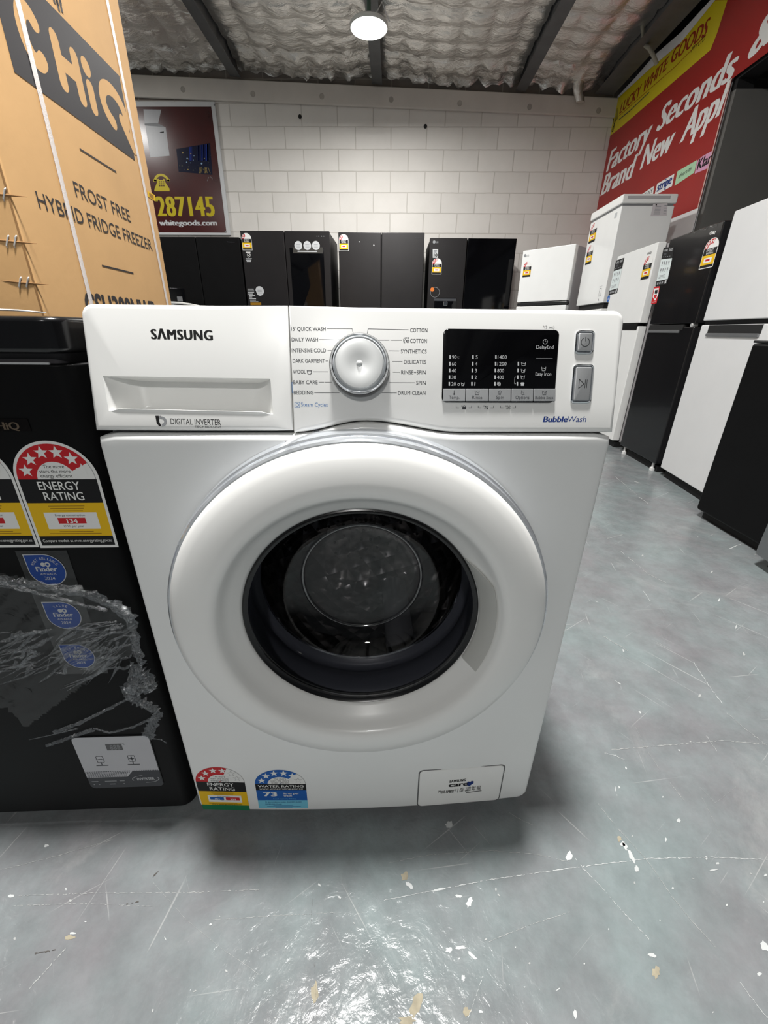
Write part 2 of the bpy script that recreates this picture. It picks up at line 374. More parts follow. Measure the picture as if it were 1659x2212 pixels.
# ------------------------------------------------------------------ the setting
D = 5.488
WX = 2.42          # right wall
def wall_mat(name, c1, c2, mortar, msize, rough, dirt):
    m = bpy.data.materials.new(name); m.use_nodes = True; nt = m.node_tree; b = nt.nodes['Principled BSDF']; b.inputs['Roughness'].default_value = rough
    N, L = nt.nodes.new, nt.links.new
    g = N('ShaderNodeNewGeometry'); sx = N('ShaderNodeSeparateXYZ'); L(g.outputs['Position'], sx.inputs[0])
    ad = N('ShaderNodeMath'); ad.operation = 'ADD'; ad.inputs[1].default_value = 7.843; L(sx.outputs['X'], ad.inputs[0])
    az = N('ShaderNodeMath'); az.operation = 'ADD'; az.inputs[1].default_value = .1; L(sx.outputs['Z'], az.inputs[0])
    cb = N('ShaderNodeCombineXYZ'); L(ad.outputs[0], cb.inputs[0]); L(az.outputs[0], cb.inputs[1])
    # slight waviness of the joints
    nz = N('ShaderNodeTexNoise'); nz.inputs['Scale'].default_value = 9; L(cb.outputs[0], nz.inputs['Vector'])
    mp = N('ShaderNodeVectorMath'); mp.operation = 'MULTIPLY_ADD'; mp.inputs[1].default_value = (.008, .008, 0); L(nz.outputs['Color'], mp.inputs[0]); L(cb.outputs[0], mp.inputs[2])
    br = N('ShaderNodeTexBrick'); br.inputs['Scale'].default_value = 1; br.inputs['Brick Width'].default_value = .4; br.inputs['Row Height'].default_value = .2
    br.inputs['Mortar Size'].default_value = msize; br.inputs['Mortar Smooth'].default_value = .3
    br.inputs['Color1'].default_value = (*s2l(c1), 1); br.inputs['Color2'].default_value = (*s2l(c2), 1); br.inputs['Mortar'].default_value = (*s2l(mortar), 1)
    L(mp.outputs[0], br.inputs['Vector'])
    n2 = N('ShaderNodeTexNoise'); n2.inputs['Scale'].default_value = 2.2; n2.inputs['Detail'].default_value = 7; n2.inputs['Roughness'].default_value = .65; L(cb.outputs[0], n2.inputs['Vector'])
    rp = N('ShaderNodeValToRGB'); rp.color_ramp.elements[0].position = .3; rp.color_ramp.elements[0].color = (1-dirt, 1-dirt, 1-dirt*1.1, 1); rp.color_ramp.elements[1].position = .62; rp.color_ramp.elements[1].color = (1, 1, 1, 1)
    L(n2.outputs['Fac'], rp.inputs['Fac'])
    mx = N('ShaderNodeMix'); mx.data_type = 'RGBA'; mx.blend_type = 'MULTIPLY'; mx.inputs['Factor'].default_value = 1
    L(br.outputs['Color'], mx.inputs['A']); L(rp.outputs['Color'], mx.inputs['B']); L(mx.outputs['Result'], b.inputs['Base Color'])
    n3 = N('ShaderNodeTexNoise'); n3.inputs['Scale'].default_value = 120; L(cb.outputs[0], n3.inputs['Vector'])
    sm = N('ShaderNodeMath'); sm.operation = 'MULTIPLY_ADD'; sm.inputs[1].default_value = .12; L(n3.outputs['Fac'], sm.inputs[0])
    iv = N('ShaderNodeMath'); iv.operation = 'SUBTRACT'; iv.inputs[0].default_value = 1; L(br.outputs['Fac'], iv.inputs[1]); L(iv.outputs[0], sm.inputs[2])
    bp = N('ShaderNodeBump'); bp.inputs['Strength'].default_value = .35; bp.inputs['Distance'].default_value = .006; L(sm.outputs[0], bp.inputs['Height']); L(bp.outputs['Normal'], b.inputs['Normal'])
    return m
PAINTED = wall_mat('painted_block', (216, 213, 208), (222, 219, 214), (192, 188, 182), .006, .7, .07)
RAWBLOCK = wall_mat('raw_block', (104, 98, 92), (112, 105, 98), (136, 130, 122), .006, .85, .2)
CONCRETE = mat('painted_concrete', (204, 199, 192), .7, noise=.05, bump=.3, bscale=30, nscale=4)
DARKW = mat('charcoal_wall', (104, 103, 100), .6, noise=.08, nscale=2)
TRIMW = mat('white_trim', (224, 224, 224), .5, noise=.03)

def floor_mat():
    m = bpy.data.materials.new('grey_epoxy_floor'); m.use_nodes = True; nt = m.node_tree; b = nt.nodes['Principled BSDF']; b.inputs['Specular IOR Level'].default_value = .3
    N, L = nt.nodes.new, nt.links.new
    tc = N('ShaderNodeTexCoord'); P0 = tc.outputs['Object']
    def noise(sc, det=6, rough=.6, dist=0, vec=P0):
        n = N('ShaderNodeTexNoise'); n.inputs['Scale'].default_value = sc; n.inputs['Detail'].default_value = det; n.inputs['Roughness'].default_value = rough; n.inputs['Distortion'].default_value = dist
        L(vec, n.inputs['Vector']); return n.outputs['Fac']
    def ramp(f, p0, c0, p1, c1, inter='LINEAR'):
        r = N('ShaderNodeValToRGB'); e = r.color_ramp.elements; r.color_ramp.interpolation = inter
        e[0].position, e[0].color, e[1].position, e[1].color = p0, (*c0, 1), p1, (*c1, 1); L(f, r.inputs['Fac']); return r.outputs['Color']
    def mix(a, b_, f, mode='MIX'):
        x = N('ShaderNodeMix'); x.data_type = 'RGBA'; x.blend_type = mode
        if isinstance(f, float): x.inputs['Factor'].default_value = f
        else: L(f, x.inputs['Factor'])
        for s_, q in (('A', a), ('B', b_)):
            if isinstance(q, tuple): x.inputs[s_].default_value = (*q, 1)
            else: L(q, x.inputs[s_])
        return x.outputs['Result']
    base = ramp(noise(3.2, 8, .65), .34, s2l((126, 125, 128)), .64, s2l((131, 141, 142)))
    base = mix(base, ramp(noise(14, 6, .7), .3, (.8, .8, .8), .66, (1.06, 1.06, 1.06)), 1.0, 'MULTIPLY')
    # scuffed paler haze
    haze = ramp(noise(2.1, 9, .72, 1.2), .55, (0, 0, 0), .8, (.45, .45, .45))
    base = mix(base, s2l((182, 182, 180)), haze)
    # fine scratches: stretched noise in several directions
    for ang, sx, sy, th in ((35, 3, 130, .70), (-52, 3, 150, .71), (8, 2.5, 140, .715), (80, 3.5, 120, .72)):
        mp = N('ShaderNodeMapping'); mp.vector_type = 'TEXTURE'; mp.inputs['Rotation'].default_value = (0, 0, math.radians(ang)); mp.inputs['Scale'].default_value = (1/sx, 1/sy, 1); L(P0, mp.inputs['Vector'])
        base = mix(base, s2l((196, 196, 194)), ramp(noise(1, 2, .5, .15, mp.outputs['Vector']), th, (0, 0, 0), th+.03, (.36, .36, .36)))
    # small white paint chips and brown spots
    base = mix(base, s2l((206, 208, 208)), ramp(noise(26, 3, .55, .6), .76, (0, 0, 0), .775, (.9, .9, .9)))
    base = mix(base, s2l((120, 110, 98)), ramp(noise(5.5, 9, .75, .4), .70, (0, 0, 0), .82, (.5, .5, .5)))
    L(base, b.inputs['Base Color'])
    rg = N('ShaderNodeMapRange'); rg.inputs['From Min'].default_value = .3; rg.inputs['From Max'].default_value = .7; rg.inputs['To Min'].default_value = .1; rg.inputs['To Max'].default_value = .26
    L(noise(7, 8, .7), rg.inputs['Value']); L(rg.outputs[0], b.inputs['Roughness'])
    s1 = N('ShaderNodeMath'); s1.operation = 'MULTIPLY_ADD'; s1.inputs[1].default_value = .35; L(noise(60, 5, .6, .8), s1.inputs[0]); L(noise(16, 4, .55, .6), s1.inputs[2])
    bp = N('ShaderNodeBump'); bp.inputs['Strength'].default_value = .34; bp.inputs['Distance'].default_value = .006; L(s1.outputs[0], bp.inputs['Height']); L(bp.outputs['Normal'], b.inputs['Normal'])
    return m
FLOORM = floor_mat()
g = G(); g.box(-6, 8, -7, D+.2, -.1, 0); floor = struct(g.build('floor', FLOORM, smooth=0))
g = G(); g.box(-6, 8, D, D+.2, 0, 3.12); struct(g.build('wall_back', PAINTED, smooth=0))
g = G(); g.box(-6, 8, D, D+.2, 3.12, 4.2); struct(g.build('wall_back_upper', RAWBLOCK, smooth=0))
# sloping concrete beam with bolt holes along the wall head
ROOF = -.0362
def zroof(x, z0): return z0+ROOF*x
g = G()
zt = lambda x: 3.2205+ROOF*x
g.prism([(-5.9, D-.035, zt(-5.9)-.2), (WX+3, D-.035, zt(WX+3)-.15), (WX+3, D-.035, zt(WX+3)), (-5.9, D-.035, zt(-5.9))], (0, .034, 0))
beam = struct(g.build('trim_1', CONCRETE, bevel=.012, smooth=30))
g = G()
for u, v in ((395, 193), (546, 203), (695, 208), (845, 215), (993, 223), (1144, 231), (1293, 239)):
    p = aty(u, v, D-.035); g.lathe(p, (0, -1, 0), [(.026, .0005), (.024, .003), (.018, .001), (.001, .001)], 20)
g.build('bolt_hole', mat('hole_grout', (168, 163, 156), .9, noise=.1), beam, label='dimpled grout plug')
# small black anchor holes in the block wall
g = G()
for u, v in ((648, 252), (919, 273)):
    p = aty(u, v, D-.001); g.lathe(p, (0, -1, 0), [(.02, 0), (.02, .004), (.0001, .004)], 12)
wallb = bpy.data.objects['wall_back']; g.build('anchor_hole', RUBB, wallb)
# right wall with its opening into a dark back room
YO = aty(1, 1, 1) and 3.53
boxo('wall_right', TRIMW, None, WX, WX+.12, YO, D-.001, 0, 3.05, kind='structure', smooth=0)
boxo('wall_right_header', mat('header_black', (16, 16, 17), .7), None, WX, WX+.12, -7, YO-.002, 2.46, 3.05, kind='structure', smooth=0)
YD = YO-.001
zd = aty(1600, 201, YD).z
boxo('wall_right_end', MC['header_black'], None, WX, WX+.12, YO-.06, YO-.002, zd+.001, 2.459, kind='structure', smooth=0)
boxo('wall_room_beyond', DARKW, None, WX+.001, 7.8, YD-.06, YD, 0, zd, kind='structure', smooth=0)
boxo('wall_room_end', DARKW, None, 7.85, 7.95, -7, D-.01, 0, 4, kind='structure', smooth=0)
boxo('wall_left', TRIMW, None, -5.98, -5.9, -7, D-.04, 0, 3.3, kind='structure', smooth=0)
# foil ceiling: quilted blanket between the purlins
FOIL = mat('foil_blanket', (240, 237, 232), .33, metal=.9)
b = FOIL.node_tree.nodes['Principled BSDF']; nt = FOIL.node_tree; N, L = nt.nodes.new, nt.links.new
tc = N('ShaderNodeTexCoord'); n1 = N('ShaderNodeTexNoise'); n1.inputs['Scale'].default_value = 9; n1.inputs['Detail'].default_value = 5; n1.inputs['Roughness'].default_value = .6; n1.inputs['Distortion'].default_value = .25
mp = N('ShaderNodeMapping'); mp.inputs['Scale'].default_value = (.7, 1.3, 1); L(tc.outputs['Object'], mp.inputs[0]); L(mp.outputs[0], n1.inputs['Vector'])
bp = N('ShaderNodeBump'); bp.inputs['Strength'].default_value = .8; bp.inputs['Distance'].default_value = .03; L(n1.outputs['Fac'], bp.inputs['Height']); L(bp.outputs['Normal'], b.inputs['Normal'])
PURL = [(-4.9), -3.3, -1.73, -.203, 1.34, 2.231]
PB = [3.41, 3.35, 3.292, 3.231, 3.175, 3.148]
g = G(); random.seed(3)
from mathutils import noise as mn
def foil_z(x, y, xl, xr):
    t = (x-xl)/(xr-xl)
    z = zroof(x, 3.395)-.05*math.sin(PI*max(0, min(1, t)))
    cx, cy = abs(math.sin(PI*(x-xl)/.27)), abs(math.sin(PI*(y-.1)/.23))
    z -= .035*(cx**.6)*(cy**.5)
    n = mn.noise(V((x*5, y*9, 0)))*.012+mn.noise(V((x*14, y*20, 5)))*.007
    e = max(0, 1-(D-.02-y)/.45)
    n += e*(mn.noise(V((x*11, y*24, 9)))*.045+mn.noise(V((x*30, y*40, 3)))*.02)-.07*e*e
    return z+n+.03*t*0
bays = [(-4.9, -3.3), (-3.3, -1.73), (-1.73, -.203), (-.203, 1.34), (1.34, 2.231)]
for xl, xr in bays:
    nx = int((xr-xl)/.03)
    ys = [1.2-i*.25 for i in range(33)][::-1]+[1.2+i*.03 for i in range(1, int((D-.02-1.2)/.03)+1)]
    y1 = D-.02
    rows = []
    for y in ys:
        rows.append([(xl+.03+(xr-xl-.06)*i/nx, min(y+mn.noise(V((i*.4, xl, 2)))*.05*(1 if y > D-.3 else 0), D-.006), foil_z(xl+.03+(xr-xl-.06)*i/nx, y, xl, xr)) for i in range(nx+1)])
    g.grid(rows)
ceiling = struct(g.build('ceiling', FOIL, smooth=180))
boxo('ceiling_beyond', mat('dark_roof', (34, 32, 30), .8, noise=.3, nscale=3), None, 2.3, 8, -7, D-.05, 3.5, 3.56, kind='structure', smooth=0)
PURLM = mat('galvanised_purlin', (96, 97, 98), .5, metal=.5, noise=.12)
for i, (x, z) in enumerate(zip(PURL, PB)):
    w = .055 if i < 5 else .1
    g = G(); g.prism([(x-w, -7, z+.012), (x+w, -7, z-.012*0), (x+w, -7, z+.012), (x+w*.2, -7, z+.02), (x+w*.2, -7, z+.16), (x+w, -7, z+.17), (x-w*.2, -7, z+.18), (x-w*.2, -7, z+.02)], (0, D+6.96, 0))
    struct(g.build('trim_%d' % (i+2), PURLM, smooth=0))
# torn strip of foil that hangs beside the wide purlin
g = G(); p0 = aty(1257, 172, 5.38); rows = []
for j in range(14):
    t = j/13
    rows.append([(p0.x+.03*math.sin(7*t)+(.075-.03*t)*math.cos(2*PI*i/12)*(1+.3*mn.noise(V((i, j*.7, 1)))), 5.38+(.05-.02*t)*math.sin(2*PI*i/12), p0.z+.22-.4*t+.01*mn.noise(V((i, j, 4)))) for i in range(12)])
vs = g.grid(rows, True); g.cap(vs[-1])
t = g.build('foil_scrap', FOIL, smooth=60); t['label'] = 'torn strip of silver foil hanging from the ceiling in the right corner'; t['category'] = 'foil'

# scraped paint, chips and scratches of the floor, as thin marks on it
FT = Thing('floor_marks_frame', None, None); bpy.data.objects.remove(FT.o)
class FloorT: pass
ft = FloorT(); ft.M = Matrix.Identity(4); ft.I = Matrix.Identity(4)
FF = Face(ft, (0, 0, 0), (1, 0, 0), (0, 1, 0))
CHIP = mat('chipped_paint', (192, 195, 195), .5, noise=.12); RUST = mat('bare_concrete', (156, 148, 128), .8, noise=.2, nscale=60); SCR = mat('scratch', (168, 170, 169), .5, noise=.1)
DKS = mat('dark_scuff', (78, 74, 70), .6, noise=.2)
p = Print(FF, base=.0004, eps=.0001)
def blob(u, v, ru, rv, m, seed, rot=0, n=14):
    random.seed(seed); q = []
    for i in range(n):
        t = 2*PI*i/n; k = .6+.6*random.random(); x, y = ru*k*math.cos(t), rv*k*math.sin(t)
        q.append((u+x*math.cos(rot)-y*math.sin(rot), v+x*math.sin(rot)+y*math.cos(rot)))
    p.pp(q, m)
def scratch(pts, w, m, seed=1, gap=.0):
    random.seed(seed); q = []
    for (a, b), (c, d) in zip(pts, pts[1:]):
        n = max(2, int(math.hypot(c-a, d-b)/4))
        q += [(a+(c-a)*i/n+random.uniform(-.8, .8), b+(d-b)*i/n+random.uniform(-.8, .8)) for i in range(n)]
    q.append(pts[-1])
    up = [(x, y-w*(.08+.4*random.random()**2)) for x, y in q]; dn = [(x, y+w*(.08+.4*random.random()**2)) for x, y in q]
    for i in range(len(q)-1):
        if random.random() >= gap*.6: p.pp([up[i], up[i+1], dn[i+1], dn[i]], m)
for i, (u, v, a, b_, r) in enumerate([(1229, 1850, 7, 11, .3), (1345, 1823, 6, 6, 0), (1350, 1828, 4, 10, -.5), (1364, 1851, 5, 17, -.45), (1376, 1877, 5, 9, -.2), (884, 1912, 5, 10, -.7), (948, 1922, 14, 3, -.2),
        (990, 1936, 9, 4, .2), (1014, 1949, 6, 14, .4), (970, 2052, 8, 7, 0), (995, 2047, 14, 4, 0), (1020, 2064, 14, 4, .7), (1409, 2064, 10, 5, .2), (1242, 2190, 5, 11, 0), (1652, 2044, 9, 13, -.5),
        (1001, 2113, 4, 8, 0), (970, 1781, 9, 9, 0), (100, 1827, 6, 3, -.3), (24, 1936, 8, 4, 0), (157, 2016, 8, 3, 0), (1466, 1772, 4, 5, 0), (1550, 1865, 4, 3, 0), (1640, 2105, 5, 5, 0), (1038, 2185, 5, 4, 0), (1540, 1880, 10, 2, -.2)]):
    p.L(1); blob(u, v, a, b_, CHIP, i, r)
for i, (u, v, a, b_, r) in enumerate([(874, 1893, 9, 10, 0), (900, 2172, 12, 30, .35), (880, 2205, 18, 12, 0), (680, 2143, 8, 22, 0), (1008, 2186, 9, 10, 0), (1338, 1812, 5, 6, 0), (150, 2025, 12, 5, 0), (1418, 2100, 9, 14, 0)]):
    p.L(0); blob(u, v, a, b_, RUST, 50+i, r)
p.L(2)
for i, (pts, w, m, gp) in enumerate([
        ([(829, 1945), (930, 1925), (1050, 1902), (1250, 1873), (1400, 1855), (1540, 1852), (1659, 1857)], 2.6, CHIP, .1), ([(1240, 1852), (1256, 1872), (1300, 1918), (1350, 1975), (1405, 2032)], 3, CHIP, .25),
        ([(840, 1864), (930, 1846), (1060, 1838), (1160, 1846), (1230, 1862)], 1.6, SCR, .3), ([(1335, 1790), (1400, 1862), (1450, 1935), (1490, 1985), (1545, 2046)], 2.4, SCR, .1),
        ([(1044, 2105), (1025, 2160), (1008, 2210)], 5, CHIP, .1), ([(1056, 2034), (1140, 2000), (1230, 1970)], 2.2, SCR, .2), ([(1498, 1430), (1530, 1480), (1560, 1520)], 3.5, CHIP, .05),
        ([(1304, 1375), (1330, 1390), (1356, 1406)], 2.6, SCR, .1), ([(1570, 1540), (1610, 1575), (1659, 1612)], 2.4, SCR, .2), ([(1329, 1470), (1340, 1478), (1342, 1488)], 3, CHIP, 0), ([(1390, 1278), (1405, 1298)], 2.6, CHIP, 0),
        ([(1526, 1590), (1548, 1622)], 2.6, CHIP, 0), ([(1306, 1627), (1330, 1632), (1350, 1642)], 2, CHIP, .1), ([(1372, 1570), (1400, 1625), (1425, 1662)], 2, SCR, .1), ([(1512, 1700), (1545, 1735), (1590, 1700)], 1, SCR, .3),
        ([(1320, 1620), (1440, 1610), (1560, 1600), (1659, 1608)], 2.4, SCR, .3), ([(1445, 1688), (1478, 1730)], 2, SCR, .1), ([(1598, 2122), (1630, 2165), (1659, 2200)], 3, CHIP, .1),
        ([(0, 1880), (120, 1850), (240, 1815)], 1.6, SCR, .2), ([(330, 1905), (400, 1985), (480, 2050), (560, 2105)], 1.6, SCR, .2), ([(40, 1935), (200, 1930), (420, 1928), (560, 1922)], 2.4, SCR, .35),
        ([(30, 1957), (180, 1952), (330, 1958)], 2, SCR, .4), ([(460, 1987), (600, 1978), (720, 1972)], 1.6, SCR, .4), ([(60, 2140), (110, 2085), (150, 2040)], 5, SCR, .55),
        ([(676, 1925), (672, 1990), (678, 2060), (682, 2140), (676, 2210)], 3.4, DKS, .35), ([(268, 1955), (300, 1948)], 5, DKS, .4), ([(330, 1895), (345, 1880)], 5, DKS, .3), ([(75, 2060), (120, 2052)], 5, DKS, .4),
        ([(1100, 1756), (1120, 1768), (1150, 1782)], 2, SCR, .1), ([(1290, 1735), (1326, 1780)], 2, SCR, .2), ([(1515, 1720), (1545, 1780), (1575, 1848)], 1.4, SCR, .2), ([(1340, 1190), (1400, 1240), (1440, 1260)], 2, SCR, .3),
        ([(1330, 1030), (1370, 1065), (1400, 1088)], 2, SCR, .1), ([(1370, 1040), (1385, 1044)], 2, SCR, 0), ([(1575, 1185), (1600, 1176)], 3, CHIP, 0), ([(1312, 1163), (1345, 1155)], 2, SCR, 0)]):
    scratch(pts, w, m, i, gp)
random.seed(12)
for i in range(150):
    u, v = random.uniform(0, 1659), random.uniform(1130, 2200)
    if (u < 1330 and v < 1880) or v < 1130+abs(1659-u)*-.1: continue
    blob(u, v, random.uniform(1, 3.2), random.uniform(1.2, 5), random.choice([CHIP, SCR, SCR, CHIP]), 100+i, random.uniform(-1, 1), 7); random.seed(1000+i)
p.build('paint_chip', floor)

# ------------------------------------------------------------------ front-loading washing machine
RW = 0.0656351
wm = Thing('washing_machine', 'white front-loading washing machine with a round glass door, standing nearest in the middle', 'washing machine', (0, 0, 0), RW)
DX, DZ = -.002, .462
DS = 1.025                      # door centre
def bow(x, z): return (.004+.007*max(0, min(1, (.7-z)/.67)))*max(0, 1-(x/.298)**2)
def ztop(x):
    t = (x+.078)/.083 if x < .005 else (.118-x)/.113
    return .7035+.013*(.5-.5*math.cos(PI*max(0, min(1, t))))
# cabinet, top and plinth
g = G()
for q in ((-.296, -.292, .03, .55, .028, .823), (.292, .296, .03, .55, .028, .823), (-.2915, .2915, .545, .55, .028, .823), (-.2915, .2915, .046, .5445, .028, .034), (-.2915, .2915, .046, .5445, .815, .823)): g.box(*q)
g.build('cabinet', WHITE, wm)
g = G(); g.box(-.297, .297, .062, .55, .824, .837); g.build('top_panel', WHITEP, wm, .005)
for x in (-.24, .24):
    for y in (.09, .5):
        g = G(); g.lathe((x, y, 0), (0, 0, 1), [(.0, 0), (.024, 0), (.024, .012), (.012, .014), (.012, .03)], 24); g.build('foot', RUBB, wm)
# lower front panel: sheet with a round opening
pts = []
for i in range(41): pts.append((.296-.592*i/40, None))
top = [(x, ztop(x)) for x, _ in pts]
r0 = .018
outl = [(-.2945, .030+r0)] + [(-.2945+r0-r0*math.cos(math.radians(a)), .030+r0-r0*math.sin(math.radians(a))) for a in (22, 45, 68, 90)]
outl += [(-.2945+r0+(.589-2*r0)*i/30, .030) for i in range(1, 31)] + [(.2945-r0+r0*math.sin(math.radians(a)), .030+r0-r0*math.cos(math.radians(a))) for a in (22, 45, 68, 90)]
outl += [(.296, .2), (.2965, .3), (.297, .4), (.2975, .5), (.298, .6), (.298, .694), (.2965, .7005)] + [(x*.992, z) for x, z in top[1:-1]] + [(-.2965, .7005), (-.298, .694), (-.298, .6), (-.2975, .5), (-.297, .4), (-.2965, .3), (-.296, .2)]
HR = .2425*DS
g = G()
hole = []
for x, z in outl:
    a = math.atan2(z-DZ, x-DX); hole.append((DX+HR*math.cos(a), DZ+HR*math.sin(a)))
rows = []
RB = .006
rows.append([(x, .045, z) for x, z in outl])
for k in range(5):
    t = k/4*PI/2; q = inset(outl, RB*(1-math.cos(t)))
    rows.append([(x, -bow(x, z)+RB*(1-math.sin(t)), z) for x, z in q])
q = inset(outl, RB)
for k in range(1, 9):
    s = k/8; row = []
    for (x, z), (hx, hz) in zip(q, hole):
        X, Z = x+(hx-x)*s, z+(hz-z)*s; row.append((X, -bow(X, Z), Z))
    rows.append(row)
rows.append([(x, .02, z) for x, z in hole])
g.grid(rows, True); g.build('front_panel', WHITE, wm, smooth=50)
# control panel leans back
FP = Face(wm, (0, .0, .709), (1, 0, 0), (0, .03, .129))
bt = .1325
def bb(x): return (ztop(x)+.0035-.709)/.974
rc = .012
fas = [(x, bb(x)) for x in [-.0766+.3746*i/36 for i in range(37)]]
fas += [(.298, .03), (.298, .08), (.298, bt-rc)] + [(.298-rc+rc*math.cos(math.radians(a)), bt-rc+rc*math.sin(math.radians(a))) for a in (20, 45, 70, 90)] + [(.2, bt), (.1, bt), (0, bt), (-.0766, bt), (-.0766, .06)]
g = G(); slab(g, FP, fas, lambda a, b: .0012 if a < -.07 else .0055, .04); fascia = g.build('control_panel', WHITEP, wm, smooth=50)
A = [FP.px(*q) for q in ((222, 812), (584, 818), (590, 895), (235, 888))]     # recess corners
B_ = [FP.px(*q) for q in ((288, 817.5), (542, 821.5), (528, 884), (306, 879))]
drw = [(-.298, .0), (-.2, -.0005), (-.1, -.0005), (-.0780, .0), (-.0780, .06), (-.0780, bt), (-.15, bt), (-.2, bt), (-.298+rc, bt)] + [(-.298+rc-rc*math.sin(math.radians(a)), bt-rc+rc*math.cos(math.radians(a))) for a in (20, 45, 70, 90)] + [(-.298, .06)]
def loop(c, n=8):
    o = []
    for i in range(4):
        (a, b), (c2, d) = c[i], c[(i+1) % 4]
        o += [(a+(c2-a)*k/n, b+(d-b)*k/n) for k in range(n)]
    return o
hl = loop(A); il = loop(B_)
g = G(); hv = slab(g, FP, drw, lambda a, b: .0012 if a > -.08 else .0055, .04, hole=hl)
rows = []
for k in range(7):
    s = k/6; e = 1-(1-s)**2
    rows.append([FP.P(a+(c-a)*s, b+(d-b)*s, -.026*math.sin(s*PI/2)**.8) for (a, b), (c, d) in zip(hl, il)])
vs = g.grid(rows, True); g.cap(vs[-1])
g.build('detergent_drawer', WHITEP, wm, smooth=50, weld=.00005)
# bright bottom lip of the drawer handle
g = G(); a, b = FP.px(235, 889); c, d = FP.px(590, 896)
g.prism([FP.P(a, b, 0), FP.P(c, d, 0), FP.P(c-.012, d+.0032, .0012), FP.P(a+.012, b+.0032, .0012)], FP.n*-.0045); g.build('handle_lip', WHITEP, bpy.data.objects['detergent_drawer'], .0006)

# prints of the drawer front
p = Print(FP, base=.00007, eps=.00002)
p.pt('S\u039bMSUNG', 326.5, 732.5, 460.5, 735, 21.5, I_BLACK, bold=.045, space=1.12)
p.build('brand_lettering', bpy.data.objects['detergent_drawer'])
p = Print(FP, base=.00007, eps=.00002)
p.pt('DIGITAL INVERTER', 369, 916.5, 477.5, 918.5, 12.5, I_BLACK)
p.pt('TECHNOLOGY', 421, 923.7, 478, 924.6, 4.4, I_BLACK, space=1.2)
p.pp([(335.5, 898), (343, 898), (344.5, 912), (349, 921), (344, 921), (338.5, 914)], I_BLACK)
ca, cb = FP.px(349.5, 910.5); r = FP.px(360.5, 910)[0]-ca
p.ring(ca, cb, r*.45, r, I_GREY, -95, 100); p.pp([(343.5, 898.5), (348, 898), (348.5, 904), (344, 906)], I_GREY)
p.build('inverter_logo', bpy.data.objects['detergent_drawer'])
# prints of the control fascia
p = Print(FP, base=.00007, eps=.00002)
for t, u0, u1, v in (("15' QUICK WASH", 629, 703.7, 714.4), ('DAILY WASH', 630, 687.2, 737.4), ('INTENSIVE COLD', 630.2, 704.2, 760.9), ('DARK GARMENT', 632.1, 701.6, 783.4), ('WOOL', 632.6, 660.8, 806.9), ('BABY CARE', 633.6, 686.2, 829.7), ('BEDDING', 634.7, 677, 852),
                     ('COTTON', 886, 923.4, 717.3), ('COTTON', 885.8, 922.3, 740.3), ('SYNTHETICS', 865.8, 921.6, 763), ('DELICATES', 872.4, 920.7, 785.8), ('RINSE+SPIN', 866.5, 920, 808.4), ('SPIN', 899, 920, 831), ('DRUM CLEAN', 859.8, 919.4, 852.7)):
    p.pt(t, u0, v, u1, v+.2, 8.2, I_DGREY, bold=.006)
for q in ([(706.8, 709.9), (760.6, 709.9), (763.4, 722)], [(690, 733.5), (738.2, 733.5)], [(707.9, 757.2), (716.5, 757.2)], [(703.7, 779.8), (708.5, 779.8)], [(676.6, 803), (708.5, 803)], [(689, 825.8), (699.8, 825.8)], [(702.4, 825.8), (716.1, 825.8)], [(679.6, 848.3), (733, 848.5)],
          [(882, 712.3), (795.3, 710.5), (792.7, 722.5)], [(818.5, 734.6), (840.5, 734.7)], [(844.1, 734.7), (868, 734.8)], [(839.8, 757.8), (862.2, 758)], [(848, 781), (869, 781)], [(849, 803.8), (863.7, 803.8)], [(841.3, 826.6), (895.6, 826.8)], [(824.6, 848.5), (856.7, 848.7)]):
    p.pl(q, .9, I_DGREY)
ca, cb = FP.px(668.3, 803.5); s = .0026
p.ring(ca, cb, s*.75, s, I_DGREY, -220, 40); p.line([(ca-s, cb+s*.5), (ca+s, cb+s*.5)], s*.25, I_DGREY); p.line([(ca-s*.6, cb-s*.9), (ca+s*.6, cb-s*.9)], s*.25, I_DGREY)
p.pt('e', 877, 739.8, 883, 739.8, 9, I_DGREY, bold=.01); ca, cb = FP.px(877, 735); p.ring(ca, cb, .0026, .0031, I_DGREY, 60, 250); p.pl([(872, 740), (876, 731), (883, 729), (882, 732)], .9, I_DGREY)
p.build('programme_text', fascia); p = Print(FP, base=.00007, eps=.00002)
p.pl([(632.4, 826), (630.4, 826), (631.5, 848.5), (633.5, 848.5)], 1, I_STEAM)
p.pt('Steam Cycles', 650.3, 878, 707.9, 878.6, 8.6, I_STEAM)
p.pl([(637, 868.8), (647.4, 868.8), (647.4, 880.2), (637, 880.2), (637, 868.8)], 1, I_STEAM)
ca, cb = FP.px(642.4, 875); p.ring(ca, cb, .0012, .0018, I_STEAM, -200, 90); p.pl([(640, 871.5), (644, 871.5)], .9, I_STEAM)
p.build('steam_text', fascia); p = Print(FP, base=.00007, eps=.00002)
p.pt('*(3 sec)', 1172.4, 709.5, 1197.3, 709.7, 6, I_DGREY)
p.build('hold_text', fascia); p = Print(FP, base=.00007, eps=.00002)
p.pt('Bubble', 1172.4, 911.8, 1226, 911.6, 12.4, I_NAVY, bold=.03, shear=.15); p.pt('Wash', 1226.4, 911.6, 1265.8, 911.4, 12.4, I_NAVY, shear=.15)
p.build('bubble_lettering', fascia); p = Print(FP, base=.00007, eps=.00002)
